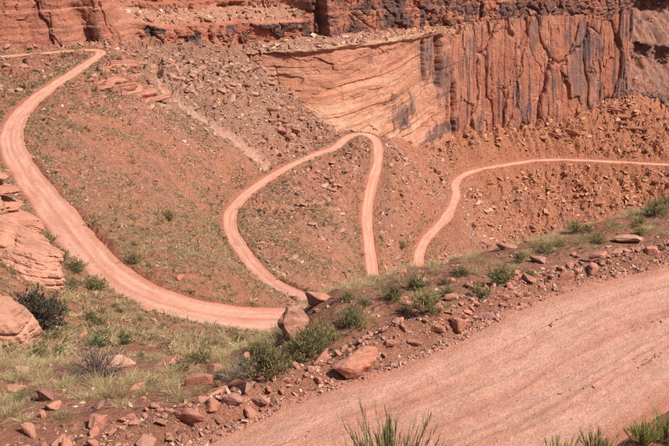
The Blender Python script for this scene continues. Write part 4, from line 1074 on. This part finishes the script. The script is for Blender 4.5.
# ------------------------------------------------------------------ plants
def blades(base, dirs, L, w, droop, seg, ca, cb, r_, taper=1.0):
    """curved tapering strips: V, F(quads), colours"""
    n = len(base); t = np.linspace(0, 1, seg + 1)
    dirs = dirs / np.linalg.norm(dirs, axis=1)[:, None]
    side_ = np.cross(dirs, r_.normal(size=(n, 3))); side_ /= np.linalg.norm(side_, axis=1)[:, None]
    out = dirs.copy(); out[:, 2] = 0; out /= np.linalg.norm(out, axis=1)[:, None] + 1e-6
    dv = (out * .6 + np.array((0, 0, -1.0))) * np.asarray(droop).reshape(-1, 1)
    C = base[:, None] + dirs[:, None] * (L[:, None] * t)[..., None] + dv[:, None] * (L[:, None] * t ** 2)[..., None]
    ww = (w[:, None] * (1 - taper * .92 * t ** 1.6))[..., None] * .5
    V = np.stack([C - side_[:, None] * ww, C + side_[:, None] * ww], 2)       # n, seg+1, 2, 3
    i = np.arange(n * (seg + 1) * 2).reshape(n, seg + 1, 2)
    F = np.stack([i[:, :-1, 0], i[:, :-1, 1], i[:, 1:, 1], i[:, 1:, 0]], -1).reshape(-1, 4)
    tint = r_.random((n, 1, 1)); mixv = np.clip(t[None, :, None] * .75 + (tint - .5) * .9, 0, 1)
    c_ = np.asarray(ca) * (1 - mixv) + np.asarray(cb) * mixv
    c_ = c_ * r_.uniform(.75, 1.25, (n, 1, 1))
    C2 = np.repeat(c_[:, :, None], 2, 2)
    return V.reshape(-1, 3), F, C2.reshape(-1, 3)
def cone_dirs(n, r_, spread, power=1.0):
    th = r_.uniform(0, 2 * np.pi, n); ph = spread * r_.random(n) ** power
    return np.stack([np.sin(ph) * np.cos(th), np.sin(ph) * np.sin(th), np.cos(ph)], 1)
def cat3(*parts):
    V, F, C = [], [], []; o = 0
    for v, f, c_ in parts: V.append(v); F.append(f + o); C.append(c_); o += len(v)
    return np.concatenate(V), np.concatenate(F), np.concatenate(C)
M_GRASS = mat_plant('dry_grass'); M_LEAF = mat_plant('shrub_leaf'); M_TWIG = mat_plant('shrub_twig', var=.15)
STRAW_A, STRAW_B = (.36, .27, .125), (.70, .56, .33)
def tuft_mesh(seed, n=190, h=.42, spread=1.0, ca=STRAW_A, cb=STRAW_B, w=.008, rb=.10):
    q = np.random.default_rng(seed)
    d = cone_dirs(n, q, spread, .7)
    b = np.stack([q.normal(0, rb, n), q.normal(0, rb, n), np.full(n, -.03)], 1)
    d = d + np.c_[b[:, :2] * 2.2, np.zeros(n)]
    return blades(b, d, h * q.uniform(.5, 1.1, n), np.full(n, w) * q.uniform(.7, 1.4, n), q.uniform(.05, .45, n), 3, ca, cb, q)
TUFT = [mesh_arrays('grass_tuft', *(lambda a: (a[0], a[1]))(m_), M_GRASS, True, m_[2]) for m_ in
        [cat3(tuft_mesh(700 + i, 230, .36 + .05 * (i % 3), 1.05 + .1 * (i % 2)), tuft_mesh(720 + i, 25, .28, 1.2, (.15, .14, .05), (.38, .35, .14))) for i in range(6)]]
GREEN_A, GREEN_B = (.21, .18, .075), (.52, .45, .21)
def shrub_parts(seed, h=.6, sp=1.05, nst=46, nlf=900, lw=.014, ll=.07, ca=GREEN_A, cb=GREEN_B, ta=(.15, .10, .075), tb=(.24, .17, .12), up=.8):
    q = np.random.default_rng(seed)
    d = cone_dirs(nst, q, sp, .65); b = np.c_[q.normal(0, .05 * h, (nst, 2)), np.full(nst, -.04)]
    L = h * q.uniform(.6, 1.1, nst) * (1 + .15 * np.abs(d[:, 0])); dr = q.uniform(-.08, .25, nst)
    st = blades(b, d, L, np.full(nst, .016 * h / .6), dr, 4, ta, tb, q, .8)
    # twigs leaving the stems
    nt_ = nst * 7; i = q.integers(0, nst, nt_); t = q.uniform(.25, .95, nt_)
    dd = d / np.linalg.norm(d, axis=1)[:, None]; out = dd.copy(); out[:, 2] = 0; out /= np.linalg.norm(out, axis=1)[:, None] + 1e-6
    dv = (out * .6 + np.array((0, 0, -1.))) * dr[:, None]
    pt = b[i] + dd[i] * (L[i] * t)[:, None] + dv[i] * (L[i] * t ** 2)[:, None]
    td = dd[i] * .8 + q.normal(0, .55, (nt_, 3)) + np.array((0, 0, .5 * up)); tL = h * q.uniform(.12, .34, nt_)
    tw = blades(pt, td, tL, np.full(nt_, .007 * h / .6), q.uniform(-.1, .15, nt_), 2, ta, tb, q, .8)
    stem = cat3(st, tw)
    if nlf == 0: return stem, None
    j = q.integers(0, nt_, nlf); tt = q.uniform(.1, 1, nlf); tdn = td / np.linalg.norm(td, axis=1)[:, None]
    lp_ = pt[j] + tdn[j] * (tL[j] * tt)[:, None]
    ld = tdn[j] * .6 + q.normal(0, .6, (nlf, 3)) + np.array((0, 0, up))
    lf = blades(lp_, ld, ll * q.uniform(.6, 1.3, nlf), np.full(nlf, lw) * q.uniform(.7, 1.3, nlf), q.uniform(-.1, .2, nlf), 2, ca, cb, q, .9)
    return stem, lf
class Shrub:
    def __init__(self, *a, **k):
        s_, l_ = shrub_parts(*a, **k)
        self.st = mesh_arrays('stems', s_[0], s_[1], M_TWIG, True, s_[2])
        self.lf = mesh_arrays('foliage', l_[0], l_[1], M_LEAF, True, l_[2]) if l_ else None
    def put(self, name, loc, rz_, s, label, cat='shrub', group=None, sz_=None):
        o = obj(name, None, None, tuple(loc), (0, 0, rz_), (s, s, (sz_ or s)))
        obj('stems', self.st, o)
        if self.lf: obj('foliage', self.lf, o)
        return tag(o, label, cat, group)
SHG = [Shrub(800 + i, .62, 1.1, 60, 2300, .014, .09) for i in range(3)]                                                    # green upright shrub
SHO = [Shrub(810 + i, .5, 1.2, 48, 1700, .015, .065, (.22, .18, .09), (.50, .42, .22)) for i in range(2)]                       # olive low shrub
SHD = Shrub(820, 1.0, 1.25, 170, 9500, .03, .08, (.14, .115, .085), (.28, .23, .165), (.16, .115, .095), (.26, .19, .16))              # dense dark bush
SHT = Shrub(830, .8, 1.2, 120, 500, .012, .05, (.17, .12, .09), (.27, .20, .15), (.17, .115, .10), (.30, .215, .19))               # bare twiggy bush
SHGY = Shrub(840, .55, 1.15, 80, 260, .011, .05, (.25, .2, .15), (.42, .35, .27), (.26, .19, .15), (.44, .36, .29))                # grey dead brush

def P_(u, v, ymin=14.0): return ground_at(u, v, ymin)
def sput(S_, u, v, s, label, name='shrub', cat='shrub', group=None, ymin=14.0, sz_=None):
    return S_.put(name, P_(u, v, ymin) - np.array((0, 0, .02)), r.uniform(0, 6.28), s, label, cat, group, sz_)
# single plants, read off the photograph: u, v of the foot, size
sput(SHD, 36, 326, 2.1, 'big dark grey green bush beside the pale outcrop at left', 'bush', 'bush', None, 14, 2.25)
sput(SHT, 98, 376, 1.35, 'bare twiggy grey bush in front of the flat pale boulder', 'bush', 'bush')
sput(SHGY, 240, 378, 1.30, 'grey dead brush beside the green shrubs by the stone row', 'bush', 'bush')
sput(SHG[0], 268, 376, 1.35, 'dark green shrub standing right behind the grey dead brush')
sput(SHG[1], 308, 358, 1.38, 'bushy green shrub right of the gap at the upper road end')
sput(SHG[2], 322, 345, 1.10, 'green shrub on the ridge below the brown red boulder')
sput(SHG[1], 352, 326, 0.95, 'green shrub on the bench left of the dark green pair')
sput(SHG[0], 428, 312, 1.05, 'green shrub with dark base in the middle of the bench')
sput(SHG[2], 418, 290, 0.90, 'upright green shrub on the crest under the lower road end')
sput(SHG[1], 502, 285, 1.10, 'wide bright green shrub nearest the road on the right bench')
sput(SHO[0], 480, 296, 0.90, 'olive shrub hugging the left side of the wide green one')
sput(SHO[1], 598, 243, 0.90, 'olive shrub on the right part of the bench crest')
sput(SHG[0], 655, 216, 1.05, 'green shrub on the crest at the right edge')
sput(SHO[1], 668, 206, 1.05, 'olive shrub at the right edge above the other green one')
sput(SHG[2], 575, 232, 0.76, 'small green shrub on the crest between grass and purple stone')
sput(SHO[0], 545, 252, 0.85, 'olive shrub amid the bunch grass on the crest')
sput(SHO[0], 460, 276, 0.76, 'low olive shrub on the crest right of the upright green one')
sput(SHG[0], 392, 300, 0.76, 'small green shrub left of the mid bench shrub')
sput(SHO[1], 200, 362, 1.10, 'olive shrub in the pale grass above the long tilted slab')
sput(SHO[0], 178, 372, 0.90, 'low olive shrub left of the grey dead brush in grass')
sput(SHG[1], 95, 292, 2.30, 'round dark green shrub beside the upper road, left of its curve', 'shrub', 'shrub', None, 30)
sput(SHG[2], 77, 272, 2.00, 'small dark round shrub between outcrop and upper road')
sput(SHO[0], 70, 289, 2.30, 'spreading olive shrub below the small dark round one')
sput(SHG[0], 134, 264, 2.0, 'green shrub on the far edge of the upper road bend', 'shrub', 'shrub', None, 30)
sput(SHO[0], 48, 242, 2.00, 'olive shrub on the bank left of the upper road')
sput(SHG[0], 62, 261, 1.70, 'dark shrub on the bank just above the small round one')
sput(SHG[1], 168, 220, 2.9, 'lone dark shrub on the open slope left of the middle loop', 'shrub', 'shrub', None, 30)
sput(SHG[2], 402, 248, 3.2, 'lone green shrub between the two lower roads', 'shrub', 'shrub', None, 60)
sput(SHO[1], 25, 400, 0.75, 'grey green shrub at the bottom left in the grass')
# more scrub along the crest of the bench
for k_, (u, v, s) in enumerate(((365, 305, .8), (405, 312, .8), (347, 301, .7), (352, 313, .8), (382, 291, .7), (447, 296, .75), (445, 284, .7), (470, 288, .7), (520, 262, .8), (530, 276, .7), (560, 246, .75), (588, 232, .7), (615, 228, .8), (640, 226, .8), (640, 236, .7), (285, 368, 1.0), (290, 352, .9), (255, 352, .9), (222, 378, .8), (150, 388, .8))):
    o = random.choice(SHG + SHO + SHO).put('shrub', P_(u, v) - np.array((0, 0, .02)), r.uniform(0, 6.28), s * .72, None)
    later(o, 'small scrubby shrub', LMARK_N, u, v, 'scrub on the bench crest', 'shrub')
# broad-leaved rosette
q = np.random.default_rng(77); n = 70; d = cone_dirs(n, q, 1.15, .6)
ro = blades(np.c_[q.normal(0, .10, (n, 2)), np.zeros(n)], d, q.uniform(.45, .75, n), np.full(n, .055), q.uniform(.05, .3, n), 3, (.045, .085, .025), (.12, .19, .06), q, .9)
me_ro = mesh_arrays('rosette', ro[0], ro[1], M_LEAF, True, ro[2])
for u, v, s, lab in ((97, 347, 1.35, 'bright green spiky leaved plant in the left middle distance'), (122, 345, .9, 'smaller spiky green plant right of the bright one'), (60, 356, .9, 'spiky green plant left of the bare twiggy bush')):
    tag(obj('spiky_plant', me_ro, None, tuple(P_(u, v)), (0, 0, q.uniform(0, 6)), (s,) * 3), lab, 'plant')

# ---- bunch grass: the nearest clumps one by one
def tput(x, y, s, label, group):
    o = obj('grass_tuft', random.choice(TUFT), None, (x, y, float(H(x, y)) - .01), (r.uniform(-.1, .1), r.uniform(-.1, .1), r.uniform(0, 6.28)), (s * r.uniform(.9, 1.2), s * r.uniform(.9, 1.2), s * r.uniform(.8, 1.2)))
    pu, pv, _ = project((x, y, float(H(x, y)))); later(o, ('large ' if s > 1.15 else 'small ' if s < .85 else '') + label, LMARK_N, pu[0], pv[0], group, 'grass')
nb = tries = 0
GT = []; quota = [125, 95]
while sum(quota) > 0 and tries < 40000:
    tries += 1
    x, y = scatter(1, 17, 34, r); x, y = float(x[0]), float(y[0]); a_ = x / y
    e_ = float(fieldat(edge, x, y)); sd_ = float(fieldat(side, x, y)); u_, v_, _ = project((x, y, float(H(x, y)))); u_, v_ = u_[0], v_[0]
    if sd_ > 0 or e_ < 1.3 or not fieldat(VIS, x, y) or not (-20 < u_ < 690): continue
    if u_ < 290 and r.random() < .25: continue
    w = .25 + .9 * inb(np.array(u_), np.array(v_), -30, 372, 260, 420, 10) + .35 * (fbm(np.array(x / 1.7), np.array(y / 1.7), 601, 2) > .05)
    if u_ > 290: w = .5 + .5 * sstep(1.6, 2.6, e_)
    if r.random() > w: continue
    s = r.uniform(.7, 1.35) * (1.05 if u_ < 290 else .8)
    if not clear(x, y, .27 * s, 1.0) or any((x - a) ** 2 + (y - b) ** 2 < (.3 * (s + c_)) ** 2 for a, b, c_ in GT): continue
    lft = u_ < 290
    if quota[0 if lft else 1] <= 0: continue
    quota[0 if lft else 1] -= 1; GT.append((x, y, s))
    tput(x, y, s, 'straw grass clump' if lft else 'dry grass clump', 'bunch grass in the left foreground' if lft else 'bunch grass on the bench')
nb = tries = 0
while nb < 110 and tries < 20000:
    tries += 1
    x, y = scatter(1, 33, 70, r); x, y = float(x[0]), float(y[0])
    e_ = float(fieldat(edge, x, y)); u_, v_, _ = project((x, y, float(H(x, y))))
    if e_ < .6 or not fieldat(VIS, x, y) or not (-20 < u_[0] < 310) or v_[0] < 195: continue
    nb += 1
    if r.random() < .3:
        later(random.choice(SHG + SHO).put('shrub', (x, y, float(H(x, y)) - .02), r.uniform(0, 6.28), r.uniform(.6, 1.2), None), 'small green shrub on the scrubby slope', LMARK_N, u_[0], v_[0], 'small shrubs below the upper road', 'shrub')
    else:
        tput(x, y, r.uniform(.8, 1.4), 'grass clump on the scrubby slope', 'grass clumps below the upper road')

# ---- ground cover on the slopes: far too many small clumps to count
def mini(seed, n, h, w, sp):
    q = np.random.default_rng(seed); d = cone_dirs(n, q, sp, .6); b = np.c_[q.normal(0, .28 * h, (n, 2)), np.full(n, -.05 * h)]
    sd_ = np.cross(d, q.normal(size=(n, 3))); sd_ /= np.linalg.norm(sd_, axis=1)[:, None]
    tip = b + d * (h * q.uniform(.6, 1.15, n))[:, None]
    V = np.stack([b - sd_ * w / 2, b + sd_ * w / 2, tip + sd_ * w * .2], 1).reshape(-1, 3)
    return V, np.arange(n * 3).reshape(-1, 3)
MINI = [mini(900 + i, 10, 1.0, .28, 1.4) for i in range(4)] + [mini(910 + i, 20, 1.0, .17, 1.35) for i in range(4)]
X2, Y2 = scatter(420000, 34, 345, r); Z2 = H(X2, Y2); U2, V2, D2 = project(np.stack([X2, Y2, Z2], 1))
e2 = fieldat(edge, X2, Y2)
cl = fbm(X2 / 9, Y2 / 9, 611, 4)
dn_ = (.24 + .75 * np.clip(cl * 2.4, -.5, 1)) * (1 - .75 * sstep(185, 240, Y2)) + .5 * np.exp(-((e2 - 1.8) / 1.0) ** 2) * (Y2 < 260)
dn_ += .35 * inb(U2, V2, 60, 190, 300, 300, 25) + .5 * (Y2 < 75)
dn_ -= .12 * inb(U2, V2, 110, 80, 330, 190, 25)
k = (r.random(len(X2)) < dn_ * .85) & fieldat(VIS, X2, Y2) & (e2 > .5) & (U2 > -25) & (U2 < 695) & (U2 < 560) & (Y2 < 262 + (U2 > 350) * 60)
X2, Y2, Z2, D2, e2, U2 = [q_[k] for q_ in (X2, Y2, Z2, D2, e2, U2)]; n = len(X2)
sz2 = np.clip(.30 * (1 - r.random(n)) ** -.3, .2, .9) * (.8 + .35 * sstep(100, 250, Y2))
gcol = mixc(np.broadcast_to(np.array((.45, .325, .18)), (n, 3)), np.array((.27, .21, .115)), (r.random(n) < .33) * r.uniform(.4, 1, n))
gcol = mixc(gcol, np.array((.12, .10, .055)), ((r.random(n) < .06) | ((np.abs(e2 - 1.8) < 1.2) & (r.random(n) < .3))) * .85)
V_, F_, C_ = join(MINI, r.integers(0, 4, n) + 4 * (Y2 < 105), np.stack([X2, Y2, Z2], 1), rotm(np.zeros(n), np.zeros(n), r.uniform(0, 6.28, n)), sz2[:, None] * r.uniform((1.0, 1.0, .55), (1.5, 1.5, .85), (n, 3)), gcol * r.uniform(.8, 1.2, (n, 1)))
tag(obj('ground_cover', mesh_arrays('ground_cover', V_, F_, M_GRASS, True, C_)), 'small dry grass and scrub dotted over the slopes', 'grass', None, 'stuff')
print('cover', n, len(F_))

# ---- bank beside the camera: jointed green shrubs and tall grass at the bottom edge
def stems_plant(seed, n, h, sp, w, ca, cb):
    q = np.random.default_rng(seed); d = cone_dirs(n, q, sp, .8); b = np.c_[q.normal(0, .05, (n, 2)), np.full(n, -.05)]
    L = h * q.uniform(.5, .95, n); main = blades(b, d, L, np.full(n, w), q.uniform(-.25, .02, n), 5, (.20, .15, .07), ca, q, .5)
    m_ = n * 32; i = q.integers(0, n, m_); t = q.uniform(.35, .98, m_); dd = d / np.linalg.norm(d, axis=1)[:, None]
    pt = b[i] + dd[i] * (L[i] * t)[:, None]
    td = dd[i] + q.normal(0, .20, (m_, 3)) + np.array((0, 0, .7))
    tw = blades(pt, td, np.minimum(h, 1.0) * q.uniform(.08, .24, m_), np.full(m_, w * .85), q.uniform(-.1, .05, m_), 3, ca, cb, q, .5)
    return main, tw
def stem_plant(u, vtop, Yp, seed, n, sp, w, label, ca=(.20, .20, .06), cb=(.48, .46, .19), name='shrub', cat='shrub'):
    a_ = float(arat(u, 440)); x, y = a_ * Yp, Yp; z0 = float(H(x, y)); h = float(np.clip(-tanv(vtop) * Yp - z0, .35, 1.6))
    m_, t_ = stems_plant(seed, n, h, sp, w, ca, cb)
    o = obj(name, None, None, (x, y, z0 - .02)); tag(o, label, cat)
    obj('stems', mesh_arrays('stems', m_[0], m_[1], M_TWIG, True, m_[2]), o)
    obj('foliage', mesh_arrays('foliage', t_[0], t_[1], M_LEAF, True, t_[2]), o)
for args in BANK: stem_plant(*args)
# tall thin grass on the same bank
TALL = []
for k_ in range(4):
    g_ = tuft_mesh(970 + k_, 60, .75, .35, (.24, .22, .08), (.50, .42, .20), .009, .12); TALL.append(mesh_arrays('tall_grass', g_[0], g_[1], M_GRASS, True, g_[2]))
for k_, (u, Yp, s, lab) in enumerate(((648, 15.0, 1.0, 'tall thin grass between the two bottom right corner shrubs'), (610, 14.2, .9, 'tall thin grass left of the bottom right corner shrub'), (530, 12.6, .85, 'wispy grass at the bottom edge, right of centre'), (480, 12.0, .8, 'wispy grass at the bottom edge near the middle'), (664, 16.3, .7, 'pale grass at the right edge on the road verge'), (575, 13.8, .9, 'wispy grass by the low green weed at bottom'))):
    a_ = float(arat(u, 440)); tag(obj('grass_tuft', TALL[k_ % 4], None, (a_ * Yp, Yp, float(H(a_ * Yp, Yp)) - .02), (0, 0, k_ * 1.3), (s,) * 3), lab, 'grass')
settle()
